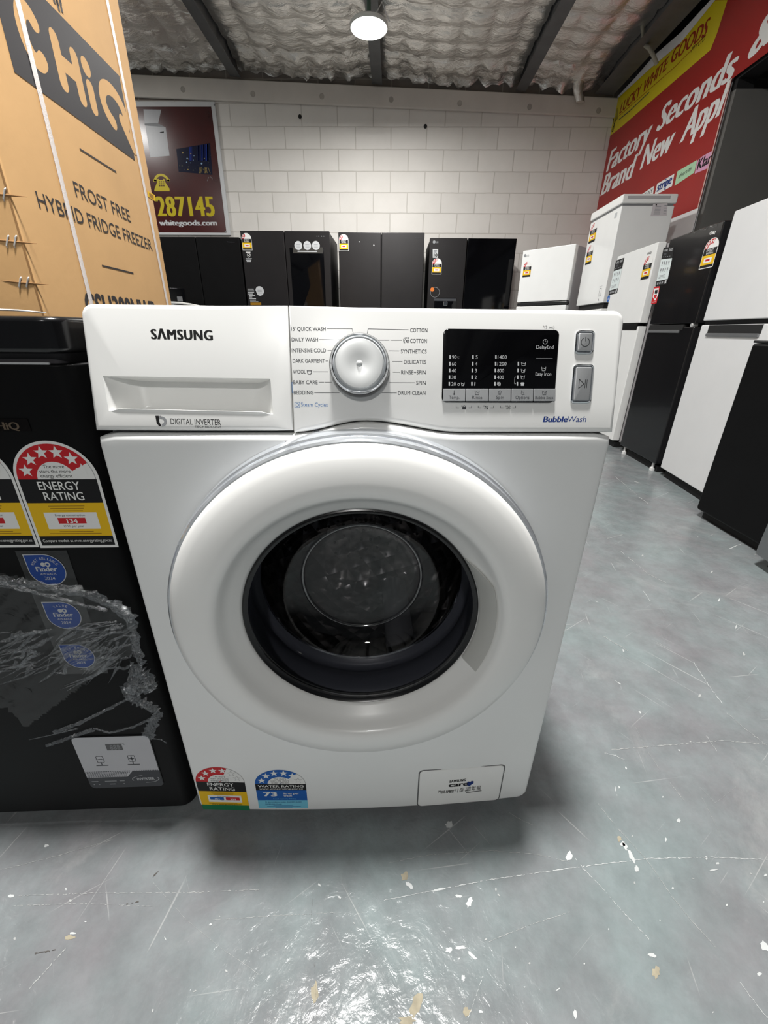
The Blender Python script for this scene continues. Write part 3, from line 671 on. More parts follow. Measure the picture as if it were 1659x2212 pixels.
for u0, u1, v in ((985.5, 1018.5, 880), (1033, 1066, 880), (1081, 1113.5, 880)):
    p.pl([(u0, v-3.5), (u0, v+1), (u0+6, v+1)], 1, I_DGREY); p.pl([(u1-6, v+1), (u1, v+1), (u1, v-3.5)], 1, I_DGREY)
    ca, cb = FP.px((u0+u1)/2+.8, v+.2); p.pt('*', (u0+u1)/2-6, v+1.5, (u0+u1)/2-3, v+1.5, 6, I_DGREY)
    if u0 < 1000: p.rect(ca-.0022, cb-.0022, ca+.0022, cb+.0008, I_DGREY); p.ring(ca, cb+.0008, .0011, .0017, I_DGREY, 0, 180)
    elif u0 < 1050: p.line([(ca-.0018, cb-.0016), (ca-.0012, cb+.0014), (ca+.0012, cb+.0014), (ca+.0018, cb-.0016), (ca-.0018, cb-.0016)], .0005, I_DGREY); p.line([(ca-.002, cb+.002), (ca+.002, cb-.002)], .0005, I_DGREY)
    else: p.ring(ca, cb, .0013, .0018, I_DGREY); p.ell(ca, cb, .0006, .0006, I_DGREY); p.ring(ca, cb, .0023, .0027, I_DGREY, 20, 70); p.ring(ca, cb, .0023, .0027, I_DGREY, 110, 160); p.ring(ca, cb, .0023, .0027, I_DGREY, 200, 250); p.ring(ca, cb, .0023, .0027, I_DGREY, 290, 340)
p.build('lock_signs', fascia)
# dial
ca, cb = FP.px(777, 792); dc = FP.P(ca, cb); DR = .0335
g = G(); g.lathe(dc, FP.n, [(DR, -.001), (DR, .004), (DR*.985, .012), (DR*.94, .016)], 96); dial = g.build('dial', DCHROME, wm, smooth=50, label='chrome programme dial with a white face')
g = G(); g.lathe(dc, FP.n, [(DR*.94, .016), (DR*.93, .0195), (DR*.88, .0215), (DR*.83, .0205), (DR*.8, .019)], 96); g.build('dial_ring', CHROME, dial, smooth=60)
g = G(); g.lathe(dc, FP.n, [(DR*.8, .019), (DR*.74, .0222), (DR*.6, .0226), (DR*.3, .0218), (DR*.1, .0213), (DR*.085, .0222), (DR*.05, .0232), (0, .0236)], 96); g.build('dial_face', mat('dial_white', (214, 216, 216), .3, metal=.08, noise=.02), dial, smooth=35)
# display
def quad(*q): return [FP.px(*c) for c in q]
(a0, b0), (a1, b1) = FP.px(954, 869.5), FP.px(1201, 713)
aL, _ = FP.px(955.5, 800); aR, _ = FP.px(1201.5, 800)
g = G(); slab(g, FP, rr(aL, b0, aR, b1, .006), .001, .002, h=.0018); disp = g.build('display', mat('display_glass', (8, 8, 10), .08, noise=.05), wm, smooth=50)
p = Print(FP, base=.00187, eps=.00002)
LG_ = I_SILV
vr = (775.9, 790.3, 805, 819.2, 833.6)
for i, t in enumerate(('90', '60', '40', '30', '20')):
    p.pt(t, 975.6-.35*i, vr[i], 985.3-.35*i, vr[i], 7.6, LG_); p.pp([(970-.4*i, vr[i]-8), (973-.4*i, vr[i]-8), (973-.4*i, vr[i]), (970-.4*i, vr[i])], LG_)
p.pt('\u00b0C', 986, vr[0], 991.5, vr[0], 5, LG_)
ca, cb = FP.px(990, 831); p.ring(ca, cb, .0009, .0014, LG_)
def tub(u, v, w, h, m, mark=None):
    p.pl([(u-w/2, v-h/2), (u-w/2+1.2, v+h/2), (u+w/2-1.2, v+h/2), (u+w/2, v-h/2)], .9, m); p.pl([(u-w/2+.6, v-h*.12), (u-w*.15, v-h*.3), (u+w*.15, v-h*.05), (u+w/2-.6, v-h*.25)], .8, m)
    if mark: p.pl([(u+w*.05, v+h*.35), (u+w*.5, v-h*.5)], .9, m)
tub(999, 830.5, 7, 6.5, LG_, 1)
for i, t in enumerate('54321'):
    p.pt(t, 1026.6-.7*i, vr[i], (1030.8 if t != '1' else 1028.6)-.7*i, vr[i], 7.6, LG_); p.pp([(1019.3-.6*i, vr[i]-8), (1022.4-.6*i, vr[i]-8), (1022.4-.6*i, vr[i]), (1019.3-.6*i, vr[i])], LG_)
for i, (t, w) in enumerate((('1400', 19.4), ('1200', 19.4), ('800', 14.5), ('400', 14.5), ('', 0))):
    if t: p.pt(t, 1073.9-.5*i, vr[i], 1073.9+w-.5*i, vr[i], 7.6, LG_)
    p.pp([(1068.5-.5*i, vr[i]-8), (1071.6-.5*i, vr[i]-8), (1071.6-.5*i, vr[i]), (1068.5-.5*i, vr[i])], LG_)
ca, cb = FP.px(1076.5, 829.8); p.ring(ca, cb, .0016, .0021, LG_); p.ring(ca, cb, .0006, .001, LG_, 0, 250); p.line([(ca-.0018, cb+.0018), (ca+.0018, cb-.0018)], .0004, LG_)
for i in range(1, 5): p.pp([(1117.7-.7*i, vr[i]-8), (1120.6-.7*i, vr[i]-8), (1120.6-.7*i, vr[i]), (1117.7-.7*i, vr[i])], LG_)
tub(1129.5, 787, 9, 7, LG_); tub(1128.8, 801.5, 8.5, 7, LG_, 1); tub(1128, 815.5, 8, 7.5, LG_)
p.pp([(1122.5, 828), (1125, 826.5), (1129.5, 826.5), (1132, 828), (1130.5, 830), (1130.5, 833.8), (1124, 833.8), (1124, 830)], LG_)
p.pl([(1113, 815), (1110.8, 815), (1110.3, 829.5), (1112.5, 829.5)], .9, LG_)
p.pt('DelayEnd', 1157, 754.3, 1193.8, 754.5, 8, LG_); p.pt('Easy Iron', 1155.2, 812, 1189, 812.2, 8, LG_); p.pl([(1157, 774.5), (1191.8, 774.6)], .7, I_GREY)
ca, cb = FP.px(1176.2, 739); p.ring(ca, cb, .0022, .0027, LG_); p.line([(ca, cb+.0014), (ca, cb), (ca+.0012, cb)], .0005, LG_); tub(1173, 797.5, 9, 8, LG_)
p.build('display_text', disp)
BTN = mat('brushed_silver', (196, 198, 200), .3, metal=.55, noise=.06, nscale=30)
us = (955.5, 1004.6, 1053.7, 1102.2, 1150.2, 1198.3)
for i, (t, w0, w1) in enumerate((('Temp.', 968.5, 991.3), ('Rinse', 1018.4, 1039.8), ('Spin', 1069.7, 1086.4), ('Options', 1111.3, 1141), ('Bubble Soak', 1153.8, 1192.8))):
    q = quad((us[i]-.4*0+.8, 866.8), (us[i+1]-.8, 866.8), (us[i+1]-.2, 840.4), (us[i]+1.2, 840.4))
    g = G(); g.prism([FP.P(a, b, .003) for a, b in q], FP.n*-.002); bo = g.build('display_button', BTN, disp, .0005)
    p = Print(FP, base=.00308, eps=.00002); p.pt(t, w0, 862.2, w1, 862.4, 7 if i < 4 else 6.6, I_DGREY)
    u = (w0+w1)/2; ca, cb = FP.px(u, 848.8)
    if i == 0: p.line([(ca, cb+.0022), (ca, cb-.0012)], .0008, I_DGREY); p.ell(ca, cb-.0016, .001, .001, I_DGREY)
    elif i == 1: tub(u, 849, 9, 8, I_DGREY)
    elif i == 2: p.ring(ca, cb, .002, .0024, I_DGREY, 0, 300); p.ring(ca, cb, .001, .0014, I_DGREY, 90, 400)
    elif i == 3: p.ring(ca+.0003, cb-.0006, .0013, .0017, I_DGREY, 120, 400); p.line([(ca-.001, cb+.0024), (ca-.001, cb+.0006), (ca+.001, cb+.0006)], .0005, I_DGREY); p.line([(ca+.001, cb-.002), (ca+.0026, cb-.002)], .0004, I_DGREY)
    else: tub(u, 849, 9, 8, I_DGREY, 1)
    p.build('button_text', bo)
# power and start buttons
for (c0, c1, sk, icon) in (((1239.8, 764.8), (1285, 714.6), .0, 'power'), ((1231.2, 871), (1278.5, 787.6), .0, 'start')):
    (a0, b0), (a1, b1) = FP.px(*c0), FP.px(*c1)
    if icon == 'start': a1 = a0+.0245; 
    g = G(); o = rr(a0, b0, a1, b1, .0045)
    rows = [[FP.P(a, b, -.001) for a, b in o], [FP.P(a, b, .0012) for a, b in o], [FP.P(a, b, .002) for a, b in inset(o, .0012)], [FP.P(a, b, .0002) for a, b in inset(o, .0026)], [FP.P(a, b, .0002) for a, b in inset(o, .004)]]
    g.grid(rows, True); bz = g.build(icon+'_button', CHROME, wm, smooth=30, label='clear-edged silver button with a '+('power sign' if icon == 'power' else 'play and pause sign'))
    g = G(); o2 = inset(o, .0028); slab(g, FP, o2, .0012, .002, h=.0022); g.build('button_face', BTN, bz, smooth=50)
    p = Print(FP, base=.00227, eps=.00002); ca, cb = (a0+a1)/2, (b0+b1)/2
    if icon == 'power': p.ring(ca, cb, .0044, .005, I_BLACK, 115, 425); p.line([(ca, cb+.0052), (ca, cb+.0012)], .0006, I_BLACK)
    else:
        p.line([(ca-.0046, cb+.005), (ca-.0046, cb-.005), (ca+.0012, cb), (ca-.0046, cb+.005)], .0006, I_BLACK)
        for x in (.0026, .0046): p.line([(ca+x, cb+.0045), (ca+x, cb-.0045)], .0006, I_BLACK)
    p.build('button_sign', bz)

# door: lathed about the axis that points at the viewer
dcn = (DX, 0, DZ); ax = (0, -1, 0)
PLEX = mat('clear_chrome_rim', (226, 230, 236), .14, metal=.75, noise=.02)
g = G(); g.lathe(dcn, ax, [(DS*r, h) for r, h in [(.2435, -.012), (.2435, .012), (.2425, .021), (.2405, .0225), (.2395, .0215), (.2405, .024), (.2395, .034), (.2372, .0365), (.2355, .0345)]], 160); door = g.build('door', PLEX, wm, smooth=25, label='round door with a white ring, bright rim and dark glass')
g = G(); g.lathe(dcn, ax, [(DS*r, h) for r, h in [(.2362, .0335), (.2347, .0395), (.2300, .0444), (.221, .0484), (.209, .0517), (.197, .0538), (.188, .0545), (.1815, .0528), (.177, .049), (.174, .0425), (.1655, .033), (.157, .0245), (.1535, .0205), (.1535, .008)]], 160); g.build('door_ring', WHITEP, door, smooth=60)
# finger grip on the right of the ring
def cone(r): return .0205+(r-.1535)/(.174-.1535)*(.0425-.0205)
g = G(); t0, t1 = math.radians(-27), math.radians(34)
rows = []
for k in range(25):
    t = t0+(t1-t0)*k/24; s = min(1, (1-k/24)*4, 1)
    r_out = .156+.0165*s
    rr_ = [(.1545, cone(.1545)+.0002), (.1555, cone(.1555)+.0035), (r_out-.001, cone(r_out)+.0032), (r_out, cone(r_out)+.0002)]
    rows.append([(DX+DS*r*math.cos(t), -h, DZ+DS*r*math.sin(t)) for r, h in rr_])
vs = g.grid(rows); g.cap(vs[0]); g.cap(vs[-1]); g.build('door_grip', mat('grip_grey', (196, 196, 192), .4, noise=.03), door, smooth=35)
g = G(); g.lathe(dcn, ax, [(DS*r, h) for r, h in [(.1535, .014), (.1535, .0212), (.1518, .0222), (.150, .0205), (.147, .019)]], 160); g.build('glass_trim', mat('trim_black', (14, 14, 16), .25, noise=.1), door, smooth=50)
SMOKE = film('smoked_glass', (.55, .55, .57), .045, .02, flat=True)
g = G(); g.lathe(dcn, ax, [(DS*r, h) for r, h in [(.149, .0195), (.146, .0165), (.1435, .008), (.141, -.012), (.135, -.034), (.122, -.056), (.105, -.068), (.092, -.0735), (.086, -.076), (.080, -.0768), (.05, -.079), (.0, -.080)]], 128); g.build('door_glass', SMOKE, door, smooth=60)
g = G(); g.lathe(dcn, ax, [(DS*r, h) for r, h in [(.0925, -.0725), (.0905, -.0705), (.0875, -.0712), (.0865, -.0745)]], 128); g.build('bowl_ridge', film('ridge_glass', (.8, .8, .82), .16, .08, flat=True), bpy.data.objects['door_glass'], smooth=60)
GASK = mat('gasket_rubber', (104, 107, 116), .4, noise=.08)
g = G(); g.lathe(dcn, ax, [(DS*r, h) for r, h in [(.2, -.004), (.178, -.002), (.168, -.006), (.162, -.018), (.158, -.030), (.1575, -.042), (.161, -.048), (.163, -.056), (.158, -.062), (.151, -.064), (.149, -.069)]], 128); g.build('gasket', GASK, wm, smooth=60)
DRUMM = bpy.data.materials.new('drum_steel'); DRUMM.use_nodes = True; nt = DRUMM.node_tree; b = nt.nodes['Principled BSDF']
b.inputs['Base Color'].default_value = (.32, .31, .30, 1); b.inputs['Metallic'].default_value = 1; b.inputs['Roughness'].default_value = .28
tc = nt.nodes.new('ShaderNodeTexCoord'); vo = nt.nodes.new('ShaderNodeTexVoronoi'); vo.inputs['Scale'].default_value = 26; vo.inputs['Randomness'].default_value = .0
mp = nt.nodes.new('ShaderNodeMapping'); mp.inputs['Rotation'].default_value = (.4, .3, .78); nt.links.new(tc.outputs['Object'], mp.inputs['Vector']); nt.links.new(mp.outputs['Vector'], vo.inputs['Vector'])
bp = nt.nodes.new('ShaderNodeBump'); bp.inputs['Strength'].default_value = .9; bp.inputs['Distance'].default_value = .02; nt.links.new(vo.outputs['Distance'], bp.inputs['Height']); nt.links.new(bp.outputs['Normal'], b.inputs['Normal'])
g = G(); g.lathe(dcn, ax, [(DS*r, h) for r, h in [(.149, -.0692), (.152, -.066), (.1535, -.069), (.155, -.074), (.19, -.082), (.232, -.09), (.236, -.098), (.236, -.39), (.22, -.41), (.0, -.415)]], 96)
g.mi = 1
for i in range(64):
    for r in (.06, .085, .11, .135, .16, .185, .205):
        if i % 2 == int(r*200) % 2: continue
        a = 2*PI*(i+.5*(r > .1))/64
        g.lathe((DX+r*math.cos(a), .4125, DZ+r*math.sin(a)), ax, [(.0035, 0), (.0035, .0015), (.0, .0015)], 8)
drum = g.build('drum', [DRUMM, RUBB], wm, smooth=40)
g = G(); g.lathe(dcn, ax, [(DS*r, h) for r, h in [(.1482, -.0665), (.1495, -.0645), (.1512, -.0665), (.1500, -.069)]], 128); g.build('drum_rim', CHROME, drum, smooth=60)
for k in range(3):
    a = math.radians(-72+120*k); e = V((math.cos(a), 0, math.sin(a))); w = V((-math.sin(a), 0, math.cos(a))); c0 = V((DX, 0, DZ))
    g = G(); rows = []
    for y, s in ((.12, .4), (.15, 1), (.36, 1), (.39, .4)):
        rows.append([c0+V((0, y, 0))+e*(.235-h*s)+w*x for x, h in ((-.03, 0), (-.018, .035), (0, .045), (.018, .035), (.03, 0))])
    g.grid(rows); g.build('drum_lifter', GREYP, drum, smooth=50)

# filter flap
FB = Face(wm, (0, -.0045, 0), (1, 0, 0), (0, 0, 1), warp=lambda q: V((q.x, q.y-bow(q.x, q.z)+.0045, q.z)))
FL = [FB.px(*q) for q in ((897, 1740), (1078, 1727), (1096, 1646.5), (904.5, 1662))]
z0, z1 = .033, .1265; x0, x1 = .093, .2415
g = G(); slab(g, FB, rr(x0-.002, z0-.002, x1+.002, z1+.002, .009), .0006, .002, h=.0004); flap = g.build('filter_flap', mat('flap_gap', (96, 97, 98), .6, noise=.05), wm, smooth=50)
g = G(); slab(g, FB, rr(x0, z0, x1, z1, .008), .0016, .001, h=.0014); g.build('flap_cover', WHITEP, flap, smooth=50)
p = Print(FB, base=.00148, eps=.00002)
p.pt('S\u039bMSUNG', 969.5, 1685.3, 1005.5, 1682.5, 4.6, I_BLACK, bold=.04, space=1.1)
p.pt('care', 967.5, 1694.4, 1010.5, 1692.3, 8.2, I_BLACK, bold=.03)
p.pp([(1007, 1690.5), (1012, 1694.3), (1022, 1688), (1022.5, 1684.5), (1018.5, 1683), (1014.5, 1685.5), (1011.5, 1684.3), (1008, 1686)], I_NAVY)
p.pt('Need support?', 946, 1705.2, 984.5, 1703, 4, I_BLACK, bold=.02); p.pt('See us first', 951, 1707.8, 978.5, 1706.3, 3.4, I_BLACK, bold=.02)
p.pt('AU  1300 362 603', 993, 1700.8, 1037, 1697.8, 3.8, I_BLACK, bold=.01); p.pt('NZ  0800 726 786', 991.5, 1706, 1037, 1702.4, 3.8, I_BLACK, bold=.01)
p.pl([(988.5, 1699), (987.5, 1706)], .8, I_DGREY); p.pl([(1006, 1707.6), (1038.5, 1705)], 1.1, I_DGREY)
p.build('flap_text', flap)
# rating stickers of the washer
(a, b), (c, d), (e, f) = FB.px(436, 1746), FB.px(546, 1746.5), FB.px(466, 1629)
FS = Face(wm, (0, 0, 0), (1, 0, 0), (0, 0, 1), warp=lambda q: V((q.x, q.y-bow(q.x, q.z), q.z)))
star_label(FS, 'washer', -.289, .0315, .0835, .1135, 112, 4, 6, True, wm, border=False)
star_label(FS, 'water', -.1885, .0385, .0865, .101, 133, 5, 6, True, wm, border=False)

# ------------------------------------------------------------------ black chest freezer beside it
RWM = Matrix.Rotation(RW, 3, 'Z')
fz = Thing('chest_freezer', 'black chest freezer with torn clear wrap and blue award stickers, left of the washing machine', 'freezer', tuple(RWM @ V((-.622, .006, 0))), RW)
def rbody(g, x0, x1, y0, y1, z0, z1, r): g.prism([(a, b, z0) for a, b in rr(x0, y0, x1, y1, r)], (0, 0, z1-z0))
g = G(); rbody(g, -.313, .313, 0, .52, .03, .778, .022); body = g.build('body', BLACKM, fz, .003)
g = G(); rbody(g, -.29, .29, .03, .50, 0, .029, .01); g.build('plinth', RUBB, fz)
g = G(); rbody(g, -.300, .300, .012, .51, .778, .788, .012); g.build('lid_seal', mat('seal_grey', (70, 68, 72), .5, noise=.05), fz)
g = G(); rbody(g, -.313, .313, -.002, .52, .788, .8245, .022); g.build('lid', BLACK, fz, .006)
g = G(); g.tube([(-.3, .001, .7785), (.292, .001, .7785)], .0012, 6); g.build('rim_line', I_SILV, fz)
FZ = Face(fz, (0, 0, 0), (1, 0, 0), (0, 0, 1))
for (u0, u1, num) in ((88, 257, '134'), (-83, 86, '134')):
    a0, b0 = FZ.px(u0, 1183.5); a1, _ = FZ.px(u1, 1183); _, b1 = FZ.px(115, 952)
    star_label(FZ, 'energy', a0, b0, a1-a0, b1-b0, 152, 5.5 and 6, 6, True, fz, num=num)
p = Print(FZ, base=.0008)
a0, b0 = FZ.px(-40, 931); a1, b1 = FZ.px(60, 904)
p.L(0).rect(a0, b0, a1, b1, mat('badge_black', (22, 18, 18), .15, metal=.6, noise=.05))
p.L(3).pt('CHiQ', -24, 927.5, 46, 927.5, 16, mat('badge_gold', (128, 112, 96), .3, metal=.7, noise=.05), bold=.03)
p.build('badge', fz)
# award stickers on a clear strip
STRIP = film('clear_strip', (.86, .88, .9), .02, .25, bump=.1)
p = Print(FZ, base=.0006); aL, _ = FZ.px(40, 1190); aR, _ = FZ.px(138, 1190); _, bT = FZ.px(90, 1189); _, bB = FZ.px(165, 1455)
p.rect(aL-.004, bB, aR+.004, bT, STRIP); strip = p.build('sticker_strip', fz)
I_AWARD = ink('award_blue', (30, 66, 140))
def arctext(p, t, ca, cb, r, t0, t1, h, m):
    n = len(t)
    for i, ch in enumerate(t):
        if ch == ' ': continue
        an = math.radians(t0+(t1-t0)*(i+.5)/n); tx, ty = math.sin(an), -math.cos(an)
        w = h*.62*(.4 if ch == 'I' else 1); bx, by = ca+r*math.cos(an)-tx*w/2, cb+r*math.sin(an)-ty*w/2
        p.text(ch, bx, by, w, h, m, a1=bx+tx*w, b1=by+ty*w, up=(h*math.cos(an), h*math.sin(an)))
for (tl, rt, bo, arc) in (((49, 1197), (144.6, 1235), (118, 1262), 'MOST RELIABLE'), ((89.7, 1299.5), (177, 1332), (145, 1361), 'VALUE'), ((126.7, 1391.5), (205.6, 1418), (176.5, 1446.7), 'TOP BRAND')):
    a0, b1 = FZ.px(*tl); a1, _ = FZ.px(*rt); _, b0 = FZ.px(*bo); r = (a1-a0)/2; ca, cb = a0+r, b1-r
    q = [(a0, b1)]+[(ca+r*math.cos(math.radians(t)), cb+r*math.sin(math.radians(t))) for t in range(90, -181, -8)]
    p = Print(FZ, base=.001); p.poly(q, I_SILV)
    q = [(a0+.0012, b1-.0012)]+[(ca+r*.96*math.cos(math.radians(t)), cb+r*.96*math.sin(math.radians(t))) for t in range(90, -181, -8)]
    p.L(1).poly(q, I_AWARD)
    p.L(2); arctext(p, arc, ca, cb, r*.66, 155 if len(arc) > 6 else 125, 25 if len(arc) > 6 else 55, r*.16, I_SILV)
    p.ell(ca-r*.1, cb+r*.36, r*.13, r*.13, I_SILV); p.ring(ca+r*.14, cb+r*.36, r*.07, r*.15, I_SILV)
    p.ctext('Finder', ca, cb-r*.08, r*.3, I_SILV, bold=.03); p.ctext('AWARDS', ca, cb-r*.32, r*.14, I_SILV); p.ctext('2024', ca, cb-r*.62, r*.2, I_SILV)
    p.build('award_sticker', strip)
# control plate
a0, b1 = FZ.px(153.5, 1592); a1, _ = FZ.px(322, 1590); _, b0 = FZ.px(270, 1698)
PLATE = mat('plate_grey', (186, 186, 190), .35, metal=.2, noise=.04)
g = G(); slab(g, FZ, rr(a0-.001, b0-.001, a1+.001, b1+.001, .009), .001, .003, h=.0016); ctrl = g.build('control_plate', BLACK, fz, smooth=50)
p = Print(FZ, base=.0019); w, h = a1-a0, b1-b0
p.L(0).rrect(a0, b0, a1, b1, .008, I_DGREY)
p.L(1).poly([(a, b) for a, b in rr(a0, b0, a1, b1, .008) if b > b0+h*.4]+[(a0, b0+h*.33), (a1, b0+h*.33)][:2], PLATE)
p.poly([(a0, b0+h*.22), (a0+w*.55, b0+h*.22), (a0+w*.64, b0+h*.33), (a0, b0+h*.33)], PLATE)
for i in range(26):
    for j in range(5):
        q = (a0+w*(.015+.0235*i+.012*(j % 2)), b0+h*(.235+.025*j))
        if q[0] < a0+w*(.54+.018*j): p.L(2).ell(q[0], q[1], w*.0085, w*.0085, I_DGREY, n=8)
for i in range(15): p.L(2).ell(a0+w*(.65+.0235*i), b0+h*.335, w*.008, w*.008, I_DGREY, n=8)
p.L(2).rect(a0+w*.41, b1-h*.25, a0+w*.62, b1-h*.13, mat('lcd', (84, 84, 86), .4, noise=.05)); p.L(3).text('888', a0+w*.46, b1-h*.235, w*.13, h*.085, I_GREY)
p.text('\u00b0C', a0+w*.63, b1-h*.15, w*.03, h*.035, I_DGREY)
for k, x in enumerate((.27, .69)):
    q = rr(a0+w*(x-.045), b0+h*.52, a0+w*(x+.045), b0+h*.64, .002); p.line(q+[q[0]], w*.006, I_DGREY); p.line([(a0+w*(x-.025), b0+h*.58), (a0+w*(x+.025), b0+h*.58)], w*.014, I_DGREY)
    if k: p.line([(a0+w*x, b0+h*.55), (a0+w*x, b0+h*.61)], w*.014, I_DGREY)
    p.line([(a0+w*x, b0+h*.52), (a0+w*x, b0+h*.48)], w*.01, I_DGREY); p.rect(a0+w*(x-.08), b0+h*.455, a0+w*(x+.08), b0+h*.468, I_DGREY)
p.L(2).text('INVERTER', a0+w*.665, b0+h*.135, w*.24, h*.055, I_SILV, bold=.02)
p.ring(a0+w*.785, b0+h*.16, w*.175, w*.185, I_SILV, 100, 200, q=.42); p.ring(a0+w*.785, b0+h*.16, w*.175, w*.185, I_SILV, 265, 380, q=.42)
for x0_, x1_, y_ in ((.04, .13, .13), (.22, .38, .13), (.42, .49, .13), (.05, .07, .07), (.12, .14, .07), (.27, .35, .07), (.46, .48, .07)): p.rect(a0+w*x0_, b0+h*y_, a0+w*x1_, b0+h*(y_+.018), I_GREY)
p.build('control_print', ctrl)
# torn clear plastic wrap clinging to the front
WRAP = film('wrap_film', (.96, .96, .96), .05, .16, bump=.5, bscale=20, flat=True)
FOLD = film('wrap_fold', (.93, .93, .93), .2, .22, col=(235, 238, 242), bump=.6, bscale=90, flat=True)
g = G(); g.mi = 0
hull = [FZ.px(*q) for q in ((-70, 1222), (0, 1232), (45, 1240), (128, 1262), (199, 1272), (250, 1294), (290, 1320), (298, 1360), (308, 1402), (262, 1425), (205, 1456), (150, 1500), (60, 1566), (37, 1537), (20, 1523), (-70, 1495))]
def inside(a, b):
    c = False
    for i in range(len(hull)):
        (x1, y1), (x2, y2) = hull[i-1], hull[i]
        if (y1 > b) != (y2 > b) and a < (x2-x1)*(b-y1)/(y2-y1)+x1: c = not c
    return c
def fold(a, b):
    s = a*.6-b*.8; t = a*.8+b*.6
    return .004+.006*abs(mn.noise(V((s*55, t*9, 1))))+.003*abs(mn.noise(V((s*110, t*24, 4))))
st = .004; amin, amax = min(q[0] for q in hull), max(q[0] for q in hull); bmin, bmax = min(q[1] for q in hull), max(q[1] for q in hull)
na, nb = int((amax-amin)/st)+1, int((bmax-bmin)/st)+1; VV = {}
def gv(i, j):
    if (i, j) not in VV: a, b = amin+i*st, bmin+j*st; VV[i, j] = g.b.verts.new(FZ.P(a, b, fold(a, b)))
    return VV[i, j]
for i in range(na):
    for j in range(nb):
        if inside(amin+(i+.5)*st, bmin+(j+.5)*st): g.b.faces.new((gv(i, j), gv(i+1, j), gv(i+1, j+1), gv(i, j+1))).material_index = 0
g.mi = 1
def rope(pts, wd, amp, seed, n=40, h=.008, taper=False):
    q = [FZ.px(*c) for c in pts]; L = len(q)-1; rows = []
    for i in range(n+1):
        t = i/n*L; k = min(int(t), L-1); f = t-k; a, b = q[k][0]+(q[k+1][0]-q[k][0])*f, q[k][1]+(q[k+1][1]-q[k][1])*f
        dx, dy = q[k+1][0]-q[k][0], q[k+1][1]-q[k][1]; l = math.hypot(dx, dy); nx, ny = -dy/l, dx/l
        ww = (wd[0]+(wd[1]-wd[0])*i/n)*(max(.03, math.sin(PI*min(1, i/n*1.02)))**.7 if taper else 1); row = []
        for j in range(7):
            s = j/6-.5; nn = mn.noise(V((i*.55, j*1.3, seed)))
            row.append(FZ.P(a+nx*ww*s*(1+.6*nn)+nn*amp*.4, b+ny*ww*s*(1+.6*nn), h+amp*mn.noise(V((i*.5, j*1.9, seed+5)))+amp*(1-4*s*s)*.6))
        rows.append(row)
    g.grid(rows)
for i, (pts, wd, amp, h) in enumerate([
        ([(-70, 1222), (0, 1240), (60, 1250), (128, 1262), (199, 1274), (250, 1296), (290, 1330)], (.012, .016), .006, .009), ([(-70, 1230), (0, 1252), (100, 1275), (190, 1300), (240, 1310)], (.007, .005), .004, .008),
        ([(250, 1292), (285, 1318), (297, 1352), (302, 1395), (315, 1425)], (.016, .012), .006, .009), ([(300, 1418), (300, 1450), (285, 1480), (310, 1478), (332, 1470)], (.016, .022), .008, .009),
        ([(278, 1470), (292, 1498), (320, 1512), (345, 1527)], (.022, .016), .007, .008), ([(300, 1440), (325, 1450), (334, 1478)], (.02, .016), .008, .009), ([(290, 1500), (230, 1530), (180, 1555), (120, 1578)], (.004, .007), .002, .004),
        ([(350, 1530), (335, 1552), (320, 1590)], (.010, .020), .003, .004), ([(335, 1545), (290, 1566), (240, 1578), (205, 1568)], (.005, .003), .002, .004), ([(205, 1570), (150, 1590), (105, 1606)], (.007, .006), .003, .004),
        ([(170, 1570), (110, 1585), (66, 1594)], (.003, .001), .001, .003), ([(330, 1592), (350, 1594), (362, 1602)], (.002, .002), .001, .003)]):
    rope(pts, wd, amp, i*3+1, h=h)
random.seed(21)
for i in range(70):          # creases that fan down from the gathered edge
    k = random.random(); u0, v0 = (300-290*k+random.uniform(-20, 20), 1335+90*random.random()+20*k); L = random.uniform(30, 150)*(1-.3*k)
    ang = math.radians(random.uniform(122, 158)+25*k*random.random()); u1, v1 = u0+L*math.cos(ang)*1.1, min(1562-.1*abs(u0), v0+L*math.sin(ang)*.9)
    m_ = ((u0+u1)/2+random.uniform(-12, 12), (v0+v1)/2+random.uniform(-12, 12)); m2 = ((u0*3+u1)/4+random.uniform(-7, 7), (v0*3+v1)/4+random.uniform(-7, 7))
    rope([(u0, v0), m2, m_, (u1, v1)], (random.uniform(.001, .006), random.uniform(.001, .010)), .002, 40+i, n=18, h=.0045, taper=True)
for i in range(9):
    u0, v0 = random.uniform(220, 300), random.uniform(1330, 1400); rope([(u0, v0), (u0-30, v0+random.uniform(-3, 10)), (u0-random.uniform(50, 90), v0+random.uniform(0, 26))], (.003, .001), .002, 80+i, n=14, h=.006)
g.build('plastic_wrap', [WRAP, FOLD], fz, smooth=180, label='torn clear plastic film with glossy creases')
# white paper on the freezer lid
g = G()
q = RWM @ V((-.70, .25, .8262)); rows = []
for i in range(9): rows.append([(.0+.30*j/8-.15, -.06+.02*i, .004*math.sin(j*.9+i*.3)+.004+.006*(i/8)) for j in range(9)])
g.grid(rows); pap = g.build('paper_sheet', mat('white_paper', (226, 224, 222), .7, noise=.04), None, smooth=180); pap.location = q; pap.rotation_euler = (0, 0, RW)
sol = pap.modifiers.new('thick', 'SOLIDIFY'); sol.thickness = .002
pap['label'] = 'crumpled white paper lying on the lid of the black chest freezer'; pap['category'] = 'paper'

